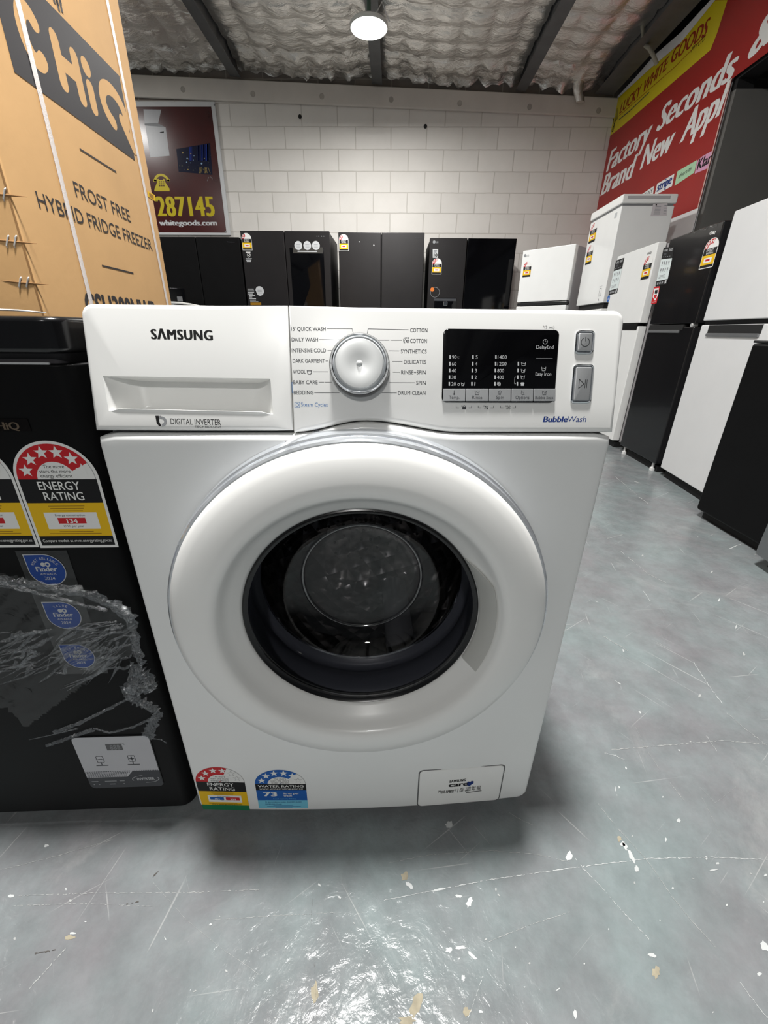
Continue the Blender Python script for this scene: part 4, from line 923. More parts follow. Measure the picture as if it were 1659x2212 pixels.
# ------------------------------------------------------------------ tall carton behind the freezer
KRAFT = mat('kraft_cardboard', (206, 164, 112), .75, noise=.06, bump=.15, bscale=70, nscale=5); KRAFTD = mat('kraft_edge', (150, 112, 70), .8, noise=.1)
I_PRINT = ink('carton_black', (52, 50, 52), .6); STRAPM = mat('white_strap', (222, 214, 210), .4, noise=.04, bump=.3, bscale=300)
bx = Thing('cardboard_box', 'tall brown cardboard fridge box with two white straps, behind the black chest freezer', 'box', tuple(RWM @ V((-1.045, .945, 0))), RW)
g = G(); g.box(-.325, .325, -.35, .35, 0, 1.98); carton = g.build('carton', KRAFT, bx, .006)
FBX = Face(bx, (.325, -.35, 0), (0, 1, 0), (0, 0, 1))
FBF = Face(bx, (0, -.35, 0), (1, 0, 0), (0, 0, 1))
S = 4.484
p = Print(FBX, base=.0008, eps=.00003)
(a0, b0), (a1, b0b), (aX, b1) = FBX.px(30.8, 157.2), FBX.px(291, 345.7), FBX.px(271, 178.4)
b0 = (b0+b0b)/2; p.L(0).rect(a0, b0, a1, b1, I_PRINT)
def c(u, v): return FBX.px(u/S, v/S)
sw = (b1-b0)*.16
# the letters C, H, i, Q of the carton, as broad rounded strokes
def stroke(pts, w, m=KRAFT):
    q = []; n = len(pts)
    for i in range(n):
        (a, b), (c_, d) = pts[max(0, i-1)], pts[min(n-1, i+1)]; l = math.hypot(c_-a, d-b); nx, ny = -(d-b)/l*w/2, (c_-a)/l*w/2
        q += [(pts[i][0]+nx, pts[i][1]+ny), (pts[i][0]-nx, pts[i][1]-ny)]
    p.lay += .25; p.raw(q, [(2*i, 2*i+1, 2*i+3, 2*i+2) for i in range(n-1)], m)
    for e in (pts[0], pts[-1]): p.lay += .25; p.ell(e[0], e[1], w/2, w/2, m, n=18)
hb, ht = b0+(b1-b0)*.2, b0+(b1-b0)*.78
cl = c(135, 190)[0]; cr = c(530, 690)[0]; cm, rad = (cl+cr)/2+.012, (ht-hb)/2
p.L(1); cc = (cl+sw*.4+rad*.62, (ht+hb)/2)
arc = [(cc[0]+(rad*.78-sw/2)*math.cos(math.radians(t)), cc[1]+(rad-sw/2)*math.sin(math.radians(t))) for t in range(48, 313, 8)]; stroke(arc, sw)
for ul, vt, vb, ub in ((485, 300, 890, 655), (680, 490, 1030, 835), (827, 745, 1115, 945)):
    x = (c(ul, vt)[0]+c(ub, vb)[0])/2
    stroke([(x, hb+sw/2), (x, (ht if ul != 827 else hb+(ht-hb)*.66)-sw*.6)], sw)
    if ul == 827: p.ell(x, ht-sw*.55, sw*.62, sw*.62, KRAFT, n=18)
xl, xr = (c(485, 300)[0]+c(655, 890)[0])/2, (c(680, 490)[0]+c(835, 1030)[0])/2
p.lay += .25; p.line([(xl, (hb+ht)/2), (xr, (hb+ht)/2)], sw, KRAFT)
ql, qr = c(945, 850)[0], c(1245, 1200)[0]; qx = (ql+qr)/2; qr_ = (qr-ql)/2
arc = [(qx+(qr_-sw/2)*math.cos(math.radians(t)), (ht+hb)/2+(rad-sw/2)*math.sin(math.radians(t))) for t in range(-40, 255, 8)]; stroke(arc, sw)
stroke([(qx+qr_*.45, hb+rad*.75), (qx+qr_*1.05, hb-sw*.2)], sw)
# lines of lettering
p.L(0); CH = abs(FBX.px(153.9, 388.9)[1]-FBX.px(163.9, 423.5)[1])
(a0, b0), (a1, b1) = FBX.px(163.9, 423.8), FBX.px(283, 480.6); p.text('FROST FREE', a0, b0, None, CH, I_PRINT, a1=a1, b1=b1)
(a0, b0), (a1, b1) = FBX.px(84.5, 449), FBX.px(329.5, 542); p.text('HYBRID FRIDGE FREEZER', a0, b0, None, CH, I_PRINT, a1=a1, b1=b1)
(a0, b0), (a1, b1) = FBX.px(219.7, 573.6), FBX.px(287.7, 590.1); p.rect(a0, b0-.002, a1, b0+.002, I_PRINT)
(a0, b0), (a1, b1) = FBX.px(171.5, 321.5), FBX.px(251, 373.5); p.rect(a0, b0-.002, a1, b0+.002, I_PRINT)
(a0, b1), (a1, _) = FBX.px(176, 630.5), FBX.px(335, 652); p.text('CSH399NWR', a0, b1-.075, None, .075, I_PRINT, a1=a1, b1=b1-.075, bold=.03)
# scuffed print high on the carton
for k, (u, v) in enumerate(((515, 20), (545, 40), (575, 20), (560, 95), (590, 110))):
    a, b = c(u, v); p.rect(a, b, a+.008, b+.022, I_PRINT)
p.build('carton_print', carton)
# straps
for (u0, v0, u1, v1, wd) in ((36, 0, 196, 655, .017), (230, 0, 361, 655, .017)):
    (aa, ba), (ab, bb_) = FBX.px(u0, v0), FBX.px(u1, v1); k = (ab-aa)/(bb_-ba)
    f = lambda z: aa+k*(z-ba)
    g = G(); rows = []
    for i in range(31):
        z = 1.98*i/30; y = f(z); rows.append([FBX.P(y-wd/2, z, .0016), FBX.P(y, z, .0026), FBX.P(y+wd/2, z, .0016)])
    y = f(1.98); rows.append([FBX.P(y-wd/2, 1.982, -.003), FBX.P(y, 1.9825, -.003), FBX.P(y+wd/2, 1.982, -.003)]); rows.append([FBX.P(y-wd/2, 1.982, -.65), FBX.P(y, 1.9825, -.65), FBX.P(y+wd/2, 1.982, -.65)])
    g.grid(rows); g.build('strap', STRAPM, bx, smooth=60)
p = Print(FBX, base=.001); p.pp([(317.5, 412), (334, 421.5), (334.5, 435), (319.5, 425)], I_YEL); p.L(1).pp([(321, 416), (331, 422), (331.5, 431.5), (322, 425)], I_BROWN); p.build('yellow_tag', bx)
for (u, v) in ((2, 420), (25.6, 521.6), (52.4, 610.8)):
    a, b = FBF.px(u, v); g = G()
    for k in (-.008, .008): g.tube([FBF.P(a+k-.005, b-.011, -.0005), FBF.P(a+k-.004, b-.008, .002), FBF.P(a+k+.004, b+.008, .002), FBF.P(a+k+.005, b+.011, -.0005)], .0018, 6)
    g.build('staple', SILVER, bx)
    g = G(); g.tube([FBF.P(a-.06, b+.004, -.0012), FBF.P(a, b, -.0002), FBF.P(a+.05, b-.003, -.001)], [.0006, .0032, .0006], 6); g.build('board_crease', KRAFTD, carton)
g = G(); g.box(.3195, .3235, -.3506, -.3498, 0, 1.97); g.build('flap_edge', KRAFTD, carton)

# ------------------------------------------------------------------ fridges along the back wall
def fridge(name, label, cat, loc, rot, w, d, h, doors, bodym, doorm, base=.05, dt=.055, gap=.004, group=None, bev=.006, top=None):
    """cabinet with slab doors; doors = [(x0, x1, z0, z1, material or None)] about the centre of the front"""
    T = Thing(name, label, cat, loc, rot, group)
    boxo('cabinet', bodym, T, -w/2+.004, w/2-.004, dt+.008, d, base, top or h-.006, .006)
    boxo('plinth', RUBB, T, -w/2+.015, w/2-.015, .03, d-.02, 0, base-.001)
    boxo('door_seal', RUBB, T, -w/2+.015, w/2-.015, dt, dt+.009, base+.01, h-.02)
    T.doors = []
    for q in doors:
        x0, x1, z0, z1 = q[:4]; m = q[4] if len(q) > 4 and q[4] else doorm
        T.doors.append(boxo('door', m, T, x0, x1, 0, dt, z0, z1, bev))
    T.F = Face(T, (0, 0, 0), (1, 0, 0), (0, 0, 1)); T.dt = dt
    return T
YF = 4.78
def backrow(u0, v0, u1, v1, split, name, label, h=None, m=None, body=None, lower=.62, cat='fridge', dz=0):
    p0, p1 = aty(u0, v0, YF), aty(u1, v1, YF); z = (p0.z+p1.z)/2+dz; w = p1.x-p0.x; cx = (p0.x+p1.x)/2; xs = aty(split[0], split[1], YF).x-cx
    doors = [(-w/2, xs-.003, .06, z), (xs+.003, w/2, .06, z)]
    return fridge(name, label, cat, (cx, YF, 0), 0, w, D-YF-.02, z, doors, body or BLACKM, m or BLACKS)
def fprint(T): return Print(T.F, base=.001, eps=.0003)
# A: french door with a dark niche
A_ = backrow(340, 510, 516.5, 513.5, (421, 512), 'french_door_fridge', 'black two-door fridge with a dark dispenser niche, partly behind the brown box', m=BLACKM)
(a0, b1), (a1, b0) = A_.F.px(362, 622), A_.F.px(405, 665)
g = G(); slab(g, A_.F, rr(a0, b0-.12, a1, b1, .012), .003, .004, h=.003); dp = g.build('dispenser', GLASSB, A_.doors[0], smooth=50)
a, b = A_.F.px(389, 645); boxo('paddle', GREYP, dp, a-.03, a+.03, -.009, -.0035, b-.03, b+.02, .002)
p = fprint(A_); p.pt('Westinghouse', 490, 523.5, 507, 524, 2.2, I_DGREY); p.build('badge', A_.doors[1])
# B: side by side with a dark window and three round stickers
B2 = backrow(518, 497, 711.5, 500, (613, 498.5), 'side_by_side_fridge', 'tall black side-by-side fridge with three round white stickers above a dark window')
px_label(B2.F, 524.5, 540.5, 545.5, 540.5, B2.doors[0], red=70, full=2, top=(535, 503.5))
p = fprint(B2)
p.L(0).pp([(528, 541.5), (546, 541.5), (547, 555), (541, 568), (536, 568), (529, 557)], I_BLACK)
p.L(1).pl([(534, 549), (537.5, 547), (541, 549), (540.5, 553), (537.5, 556.5), (534.5, 553), (534, 549)], .9, I_WHITE); p.pl([(536, 551), (537.3, 553), (539.6, 549.5)], .8, I_WHITE)
p.pp([(531, 544), (541, 544), (541, 545.8), (531, 545.8)], I_WHITE)
for k in range(3): p.pp([(531+k, 558+3*k), (544-k, 558+3*k), (544-k, 559.6+3*k), (531+k, 559.6+3*k)], I_SILV)
p.build('warranty_sticker', B2.doors[0])
def disc(F, u, v, r, parent, m=None, name='round_sticker', base=.001):
    p = Print(F, base=base, eps=.0003); a, b = F.px(u, v); rr_ = F.px(u+r, v)[0]-a
    p.ell(a, b, rr_, rr_, m or I_SILV); p.L(1)
    for k in (-.2, .1, .4): p.rect(a-rr_*.5, b-rr_*k-rr_*.08, a+rr_*.5, b-rr_*k+rr_*.02, I_WHITE if m else I_GREY)
    p.build(name, parent); return p
disc(B2.F, 561, 628.5, 9, B2.doors[0])
p = fprint(B2); p.pp([(534, 622), (550, 622), (565, 657), (540, 657)], I_BLACK); p.L(1)
for k, (u0, u1) in enumerate(((535, 548), (535.5, 549), (536, 549), (536.5, 546), (538, 551), (538.5, 545), (539, 553), (540, 553), (540.5, 558))): p.pp([(u0, 624+3.4*k), (u1, 624+3.4*k), (u1, 625.6+3.4*k), (u0, 625.6+3.4*k)], I_SILV)
p.pp([(541, 653.5), (564, 653.5), (564.5, 659), (541.5, 659)], I_BROWN)
p.build('feature_sticker', B2.doors[0])
(a0, b0), (a1, b1) = B2.F.px(636, 690), B2.F.px(699, 536)
g = G(); slab(g, B2.F, rr(a0, b0-.1, a1, b1, .008), .002, .003, h=.002); win = g.build('window', GLASSB, B2.doors[1], smooth=50, label='dark glass window')
p = Print(B2.F, base=.0024, eps=.0003)
(ac, bc) = B2.F.px(633, 547); (ad_, bd) = B2.F.px(697, 534.5); p.rect(ac, bc, ad_, bd, mat('dark_band', (52, 50, 46), .5, noise=.05)); p.L(1).pp([(643, 542), (685, 542.4), (685, 544.6), (643, 544.2)], I_SILV); p.build('sticker_band', B2.doors[1])
for u in (644.5, 663.8, 682.5): disc(B2.F, u, 530.5, 8.4, B2.doors[1], base=.0034)
p = fprint(B2)
for u in (684, 688, 694, 699):
    p = fprint(B2); p.pp([(u, 509.5), (u+1.2, 509.5), (u+1.2, 511.3), (u, 511.3)], I_GREY); p.build('indicator', B2.doors[1])
# C
C2 = backrow(730.5, 500, 917.5, 504, (824, 502), 'side_by_side_fridge', 'plain black two-door fridge with one rating sticker, in the middle of the back row')
px_label(C2.F, 733, 542, 753, 542, C2.doors[0], red=70, full=2, top=(743, 506))
p = fprint(C2); p.pt('Westinghouse', 896, 514.4, 910, 514.7, 2.2, I_DGREY); p.build('badge', C2.doors[1])
for u, v, r in ((776, 522.5, .006), (807.5, 530, .008)):
    g = G(); q = aty(u, v, YF)-V((C2.M.translation.x, YF, 0)); g.lathe(q, (0, -1, 0), [(r, -.001), (r*.8, .002), (0, .0025)], 10); g.build('dent_mark', SILVER, C2.doors[0])
# D: glossy right door, dispenser on the left
D2 = backrow(929, 513, 1117, 516, (1010.5, 514.5), 'side_by_side_fridge', 'black side-by-side fridge with a mirror-dark right door and an orange sticker')
D2.doors[1].data.materials[0] = GLASSB; D2.doors[1].scale = (1, 1, 1)
px_label(D2.F, 932.5, 592.5, 953, 592.5, D2.doors[0], red=90, full=3, top=(943, 558))
p = fprint(D2)
ca, cb = D2.F.px(937.8, 522.8); r = D2.F.px(940.8, 522.8)[0]-ca; p.ell(ca, cb, r, r, I_GREY); p.pt('LG', 941.8, 525.3, 946.5, 525.3, 4.2, I_GREY, bold=.02); p.build('badge', D2.doors[0])
p = fprint(D2); p.pp([(934.8, 538), (946.5, 538), (945.8, 557), (934.8, 557)], I_SILV); p.L(1).pt('10', 936.6, 554.5, 944.8, 554.5, 6.6, I_BLACK, bold=.04); p.pp([(937, 541), (944, 541), (944, 542), (937, 542)], I_DGREY); p.pp([(937, 544), (943, 544), (943, 545), (937, 545)], I_DGREY); p.build('warranty_sticker', D2.doors[0])
p = fprint(D2); ca, cb = D2.F.px(939.6, 631.5); r = D2.F.px(949.4, 631.5)[0]-ca; p.ring(ca, cb, r*.94, r, I_GREY); ca, cb = D2.F.px(933.8, 625.5); p.L(1).ell(ca, cb, r*.42, r*.42, ink('orange', (222, 122, 50))); p.build('orange_sticker', D2.doors[0])
(a0, b0), (a1, b1) = D2.F.px(936, 690), D2.F.px(986.5, 643.5)
g = G(); slab(g, D2.F, rr(a0, b0-.1, a1, b1, .008), .003, .004, h=.003); dp = g.build('dispenser', GLASSB, D2.doors[0], smooth=50)
a, b = D2.F.px(961.5, 656); boxo('spout', CHROME, dp, a-.022, a+.022, -.03, -.0035, b-.02, b+.02, .004)
p = Print(D2.F, base=.0036); p.pp([(937.5, 644.8), (985, 645.2), (985, 650.5), (937.5, 650)], I_DGREY); p.build('dispenser_strip', dp)

# E: white top-mount fridge set at an angle in the corner
zE = 1.57; pa, pb = atz(1130, 542, zE), atz(1245, 526, zE); wE = (pb-pa).length; rE = math.atan2((pb-pa).y, (pb-pa).x); cE = (pa+pb)/2
FE_ = Thing('probe', None, None, (cE.x, cE.y, 0), rE); bpy.data.objects.remove(FE_.o); fe = Face(FE_, (0, 0, 0), (1, 0, 0), (0, 0, 1))
zs = (fe.px(1116, 653)[1]+fe.px(1228, 649)[1])/2
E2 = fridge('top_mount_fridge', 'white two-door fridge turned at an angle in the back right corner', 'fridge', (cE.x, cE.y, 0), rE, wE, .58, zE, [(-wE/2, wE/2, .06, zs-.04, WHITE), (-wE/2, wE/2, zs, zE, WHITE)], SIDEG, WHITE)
boxo('handle', BLACK, E2, -wE/2+.01, wE/2+.006, -.004, .05, zs-.033, zs-.006, .004)
px_label(E2.F, 1128.5, 599, 1145, 597.5, E2.doors[1], red=80, full=3, top=(1138, 565.5), border=False)
p = fprint(E2); ca, cb = E2.F.px(1134.5, 552.3); r = .014; p.ell(ca, cb, r, r, I_GREY); p.pt('LG', 1137.5, 554.6, 1142.5, 554, 4, I_GREY, bold=.02); p.build('badge', E2.doors[1])

# ------------------------------------------------------------------ row along the right wall
def between(A, B):
    A, B = V((*A, 0)), V((*B, 0)); c_ = (A+B)/2; d_ = B-A
    return tuple(c_), math.atan2(d_.y, d_.x), d_.length
# F: white chest freezer on top of another one
loc, rot, w = between((1.785, 4.03), (1.775, 3.45))
def chest(name, label, z0, z1, group=None):
    T = Thing(name, label, 'freezer', (loc[0], loc[1], z0), rot, group); h = z1-z0
    boxo('body', WHITE, T, -w/2, w/2, 0, .40, .045, h-.075, .006)
    boxo('base', RUBB, T, -w/2+.02, w/2-.02, .02, .38, 0, .044)
    boxo('lid_seal', GREYP, T, -w/2+.008, w/2-.008, .006, .392, h-.074, h-.062)
    lid = boxo('lid', WHITEP, T, -w/2-.004, w/2+.004, -.008, .41, h-.0615, h, .01)
    T.F = Face(T, (0, 0, 0), (1, 0, 0), (0, 0, 1)); T.lid = lid; return T
chest('chest_freezer', 'lower white chest freezer with another one standing on it', 0, 1.0)
F2 = chest('chest_freezer', 'upper white chest freezer standing on another, in front of the red banner', 1.001, 1.79)
px_label(F2.F, 1271, 527, 1284, 524, F2.o.children[0], red=90, full=3, top=(1279, 485), border=False)
px_label(F2.F, 1264, 573, 1276, 570, F2.o.children[0], red=90, full=3, top=(1272, 532), border=False)
p = Print(F2.F, base=.001, eps=.0003); p.pp([(1326.5, 472), (1331.5, 470), (1334, 458), (1329, 460.5)], I_SILV); p.build('badge', F2.o.children[0])
p = Print(F2.F, base=.001, eps=.0003); p.pl([(1295, 619.5), (1301.5, 617.5)], 1, I_SILV); p.pl([(1296, 623), (1293, 640), (1297.5, 638), (1299.5, 623), (1296, 623)], 1, I_GREY); p.pl([(1292, 645.5), (1293, 649)], 1.6, I_DGREY); p.build('thermostat_marks', F2.o.children[0])
FSD = Face(F2, (w/2, 0, 0), (0, 1, 0), (0, 0, 1))
p = Print(FSD, base=.001, eps=.0003); p.pp([(1411, 440), (1442, 439), (1440, 466), (1405, 467)], mat('plate_pale', (206, 200, 203), .5, noise=.03)); p.L(1).pp([(1416, 441), (1419, 441), (1419, 444), (1416, 444)], I_BLACK)
for k in range(7): p.pp([(1416-k*.8, 446+k*2.7), (1428-k*.5, 446+k*2.7), (1428-k*.5, 447+k*2.7), (1416-k*.8, 447+k*2.7)], I_GREY)
for k in range(4): p.pp([(1435-k*.8, 443+k*6), (1441-k*.8, 443+k*6), (1441-k*.8, 444.4+k*6), (1435-k*.8, 444.4+k*6)], I_GREY)
p.build('rating_plate', F2.o.children[0])
FSL = Face(F2, (w/2+.004, 0, 0), (0, 1, 0), (0, 0, 1)); (a0, b0), (a1, b1) = FSL.px(1359, 425), FSL.px(1452, 418.5)
h_ = .789; boxo('lid_recess', SIDEG, F2.lid, w/2+.0035, w/2+.0065, .03, .35, h_-.032, h_-.014, .001)

def rowfridge(name, label, A, B, h, u_s, v_s, doorm, bodym, hgap=.02, **k):
    loc, rot, w = between(A, B); tmp = Thing('probe', None, None, loc, rot); bpy.data.objects.remove(tmp.o)
    zs = Face(tmp, (0, 0, 0), (1, 0, 0), (0, 0, 1)).px(u_s, v_s)[1]
    T = fridge(name, label, 'fridge', loc, rot, w, .58, h, [(-w/2, w/2, .055, zs-hgap), (-w/2, w/2, zs, h)], bodym, doorm, base=.04, **k); T.w = w; T.zs = zs; return T
def sticker(T, q, name, parent, red=False):
    """black headed feature sticker: q = top left, top right, bottom right, bottom left as seen on the door"""
    p = fprint(T); A2 = [T.F.px(*c) for c in q]
    def P2(x, y):
        (a, b), (c_, d_), (e, f), (g_, h) = A2; return (a+(c_-a)*x)*(1-y)+(g_+(e-g_)*x)*y, (b+(d_-b)*x)*(1-y)+(h+(f-h)*x)*y
    R4 = lambda x0, y0, x1, y1, m: p.poly([P2(x0, y0), P2(x1, y0), P2(x1, y1), P2(x0, y1)], m)
    p.L(0); R4(0, .0, 1, .3, I_BLACK); R4(0, .3, 1, .86, mat('sticker_pale', (214, 224, 224), .5, noise=.02)); R4(0, .86, 1, 1, I_BLACK)
    p.L(1); (a, b), (c_, d_) = P2(.14, .1), P2(.45, .1); p.text('CHiQ', a, b, None, abs(A2[0][1]-A2[3][1])*.055, I_SILV, a1=c_, b1=d_, bold=.03)
    (a, b), (c_, d_) = P2(.56, .1), P2(.88, .1); p.text('202', a, b, None, abs(A2[0][1]-A2[3][1])*.06, I_SILV, a1=c_, b1=d_, bold=.02)
    R4(.16, .14, .4, .2, I_DGREY); 
    for k in range(4): R4(.1+.2*k, .23, .2+.2*k, .245, I_GREY)
    for y in (.36, .54):
        for k in range(4): R4(.14+.2*k, y, .24+.2*k, y+.07, I_GREY); R4(.15+.2*k, y+.085, .23+.2*k, y+.1, I_GREY)
    for k in range(3): R4(.14, .72+.035*k, .7, .732+.035*k, I_GREY)
    for k in range(3): R4(.1+.2*k, .9, .24+.2*k, .96, I_GREY)
    R4(.78, .885, .93, .975, I_SILV)
    p.build(name, parent)
# G
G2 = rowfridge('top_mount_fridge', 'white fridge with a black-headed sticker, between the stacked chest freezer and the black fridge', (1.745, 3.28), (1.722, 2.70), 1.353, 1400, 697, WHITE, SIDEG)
px_label(G2.F, 1383.5, 605, 1401, 601, G2.doors[1], red=90, full=3, top=(1402, 553.5), border=False)
p = fprint(G2); p.pt('CHiQ', 1398, 550, 1407, 547.5, 4, I_DGREY, bold=.03); p.build('badge', G2.doors[1])
sticker(G2, ((1331, 563), (1349, 556.5), (1333, 633), (1314.5, 638)), 'feature_sticker', G2.doors[1])
disc(G2.F, 1314.5, 645, 2.8, G2.doors[1], I_BLUE)
boxo('handle', BLACKM, G2, -G2.w/2+.01, G2.w/2-.02, -.004, .04, G2.zs-.045, G2.zs-.004, .003)
# H
H2 = rowfridge('top_mount_fridge', 'black two-door fridge with white, red and rating stickers, in the right row', (1.722, 2.575), (1.699, 2.085), 1.343, 1480, 699, BLACK, BLACKM, hgap=.016)
px_label(H2.F, 1509.5, 583, 1539, 578, H2.doors[1], red=112, full=4, top=(1539, 514.5))
p = fprint(H2); p.pt('CHiQ', 1532.5, 507.5, 1545, 505, 6.4, I_WHITE, bold=.04); p.build('badge', H2.doors[1])
sticker(H2, ((1434, 535), (1457.5, 533), (1440.5, 613.5), (1416, 619)), 'feature_sticker', H2.doors[1])
p = fprint(H2); q = [(1413, 620), (1426, 618.5), (1418.5, 655), (1406.5, 657)]; p.pp(q, I_RED); p.L(1)
p.pp([(1414, 623.5), (1423.5, 622), (1422.5, 636), (1415.5, 650), (1410.5, 642)], I_WHITE); p.L(2).pp([(1415.5, 627), (1421.5, 626), (1420.5, 633), (1418.5, 635), (1416.5, 634.5), (1414.5, 634)], I_BLACK); p.pp([(1414, 636.5), (1420, 636), (1419, 640.5), (1415.5, 645.5), (1412.5, 641.5)], I_RED); p.L(2).pp([(1409, 652.5), (1417.5, 651), (1417.3, 652.5), (1408.8, 654)], I_SILV)
p.build('club_sticker', H2.doors[1], label='red sticker with a white shield')
(a0, b0), (a1, b1) = H2.F.px(1402, 714), H2.F.px(1486, 705.5)
boxo('handle', mat('handle_grey', (132, 134, 136), .35, metal=.5, noise=.05), H2, -H2.w/2+.012, H2.w/2-.13, -.006, .02, H2.zs-.05, H2.zs-.034, .002)
boxo('handle_recess', RUBB, H2, -H2.w/2+.012, H2.w/2-.1, -.002, .02, H2.zs-.034, H2.zs-.004)
g = G(); g.lathe((H2.w/2-.03, .03, H2.zs-.009), (0, -1, 0), [(.012, 0), (.012, .028), (.009, .031), (0, .031)], 16); g.build('hinge', SILVER, H2)
for x in (-.2, .2):
    g = G(); g.lathe((x*H2.w/.5, .02, 0), (0, 0, 1), [(0, 0), (.016, 0), (.016, .018), (.008, .02), (.008, .05)], 16); g.build('foot', TRIMW, H2)
# I
I2 = rowfridge('top_mount_fridge', 'large plain white two-door fridge with a long dark handle slot, at the right edge', (1.694, 2.02), (1.640, 1.46), 1.367, 1500, 694, mat('dimmed_white_enamel', (219, 220, 221), .34, noise=.015), SIDEG, hgap=.02)  # white enamel darkened to stand in for weaker lamp light on this fridge
boxo('handle_recess', RUBB, I2, -I2.w/2+.075, I2.w/2-.09, -.0015, .03, I2.zs-.06, I2.zs-.022)
boxo('handle', mat('handle_grey', (132, 134, 136), .35), I2, -I2.w/2+.075, I2.w/2-.095, -.008, .02, I2.zs-.075, I2.zs-.060, .002)
boxo('hinge_strip', BLACKM, I2, -I2.w/2+.02, I2.w/2-.02, .004, .05, I2.zs-.0195, I2.zs-.001)
# J: low black appliance in front of it, with a fitting on top
loc, rot, w = between((1.507, 1.40), (1.512, .955))
J2 = Thing('bar_fridge', 'low black appliance with a plain front, in front of the large white fridge', 'bar fridge', loc, rot)
boxo('cabinet', BLACKM, J2, -w/2+.003, w/2-.003, .05, .48, .045, .776, .004); boxo('plinth', RUBB, J2, -w/2+.012, w/2-.012, .035, .46, 0, .044)
boxo('door', BLACKM, J2, -w/2, w/2, 0, .049, .04, .781, .012); boxo('top_panel', BLACK, J2, -w/2, w/2, .002, .48, .7815, .792, .004)
J3 = Thing('metal_fitting', 'small grey metal fitting standing on the low black appliance at the right edge', 'fitting', (1.575, 1.245, .7922), rot)
g = G(); g.lathe((0, 0, 0), (0, 0, 1), [(0, 0), (.05, 0), (.05, .006), (.03, .010), (.012, .014)], 32); g.build('base', STEEL, J3)
g = G(); g.tube([(0, 0, .012), (0, 0, .046)], .011, 16); g.build('post', STEEL, J3)
g = G(); g.tube([(-.065, 0, .05), (-.05, 0, .051), (.09, 0, .049)], [.003, .0045, .0045], 12); g.build('lever', STEEL, J3)
# K: stainless appliance, only its corner shows
loc, rot, w = between((1.418, .935), (1.39, .36))
K2 = Thing('dishwasher', 'stainless steel appliance of which only the lower corner shows at the right edge', 'dishwasher', loc, rot)
boxo('cabinet', GREYP, K2, -w/2+.003, w/2-.003, .035, .55, .09, .82, .003); boxo('door', STEEL, K2, -w/2, w/2, 0, .034, .052, .815, .006); boxo('plinth', RUBB, K2, -w/2+.01, w/2-.01, .07, .5, 0, .089)
boxo('kick_plate', mat('kick_grey', (44, 44, 44), .4, noise=.1), K2, -w/2+.012, w/2-.012, .055, .069, .004, .085)

# white top loader standing far behind, only its lid rim shows
tl = aty(370, 655, 2.6); TL = Thing('top_loader', 'white top-loading washer far behind, only its curved lid rim showing beside the box', 'washing machine', (tl.x-.02, 2.6, 0), 0)
boxo('cabinet', WHITE, TL, -.27, .27, 0, .55, .03, .93, .01); boxo('base', RUBB, TL, -.25, .25, .03, .52, 0, .029)
g = G(); rows = []
for y in (0.02, .5): rows.append([(x*.0293, y, .936+.037*(1-(x/9)**2)) for x in range(-9, 10)])
g.grid(rows); lid = g.build('lid', film('lid_glass', (.5, .5, .52), .12, .1), TL, smooth=60)
g = G(); g.tube([(x*.0293, .02, .936+.037*(1-(x/9)**2)) for x in range(-9, 10)], .0055, 8); g.tube([(x*.0293, .5, .936+.037*(1-(x/9)**2)) for x in range(-9, 10)], .0055, 8); g.build('lid_rim', WHITEP, TL)

# ------------------------------------------------------------------ poster on the back wall
PT = Thing('wall_poster', 'dark red advertising poster in a white frame on the back wall, left beside the box', 'poster', (-2.6, D-.03, 0), 0)
FPO = Face(PT, (0, 0, 0), (1, 0, 0), (0, 0, 1))
(aL, bT), (aR, bB) = FPO.px(300, 223), FPO.px(478, 506); (aR1, bT1) = FPO.px(470, 222); aR = (FPO.px(471, 222)[0]+FPO.px(491, 505)[0])/2; aL = aR-1.25; bT = FPO.px(468, 219)[1]; bB = FPO.px(489, 508)[1]
PBG = mat('poster_red', (62, 10, 10), .25, noise=.25, nscale=3)
g = G(); g.box(aL, aR, 0, .028, bB, bT); g.build('frame', mat('poster_frame', (196, 198, 200), .45, noise=.03), PT, .004)
p = Print(FPO, base=.0012, eps=.0004)
fw = .045; p.rect(aL+fw, bB+.025, aR-fw, bT-fw, PBG)
p.L(1)
FRZ_ = mat('poster_white', (150, 152, 156), .35, noise=.05)
p.pp([(310, 236.5), (348.5, 237), (342, 266), (313, 268)], FRZ_); p.L(2).pp([(312, 267), (338, 265.5), (345, 268.5), (358, 275), (313, 271)], I_GREY); p.L(1).pp([(314, 271), (358, 275), (366.5, 336.5), (325, 340)], FRZ_)
p.L(2).pp([(345.5, 285.2), (354, 284), (354, 287.6), (345.5, 286.5)], I_BLACK)
p.L(1).pp([(381, 322), (454, 309), (459, 378), (386, 371)], ink('screen_navy', (16, 20, 44), .2))
random.seed(5)
for k in range(13):
    u = 408+random.random()*42; p.L(2).pp([(u, 318-(u-408)*.17), (u+2.5, 317.5-(u-408)*.17), (u+3, 348), (u+.5, 348)], ink('screen_blue%d' % (k % 3), ((24, 44, 120), (34, 62, 160), (18, 30, 86))[k % 3], .2))
for k in range(30):
    u, v = random.uniform(386, 456), random.uniform(330, 368); s = random.uniform(.8, 2); p.L(3).pp([(u-s, v), (u, v-s*1.3), (u+s*1.2, v+.3), (u, v+s)], random.choice([ink('speck_pale', (130, 160, 190), .3), ink('speck_gold', (150, 130, 70), .3), ink('speck_dark', (30, 34, 30), .3), ink('speck_dark', (30, 34, 30), .3)]))
for k in range(10):
    u = 428+random.random()*22; p.L(3).pl([(u, 362), (u+random.uniform(-5, 5), 374)], .8, ink('speck_gold', (150, 130, 70), .3))
p.pl([(448, 391), (451, 383)], .7, I_GREY); p.pl([(455, 382), (459, 387)], .7, I_GREY)
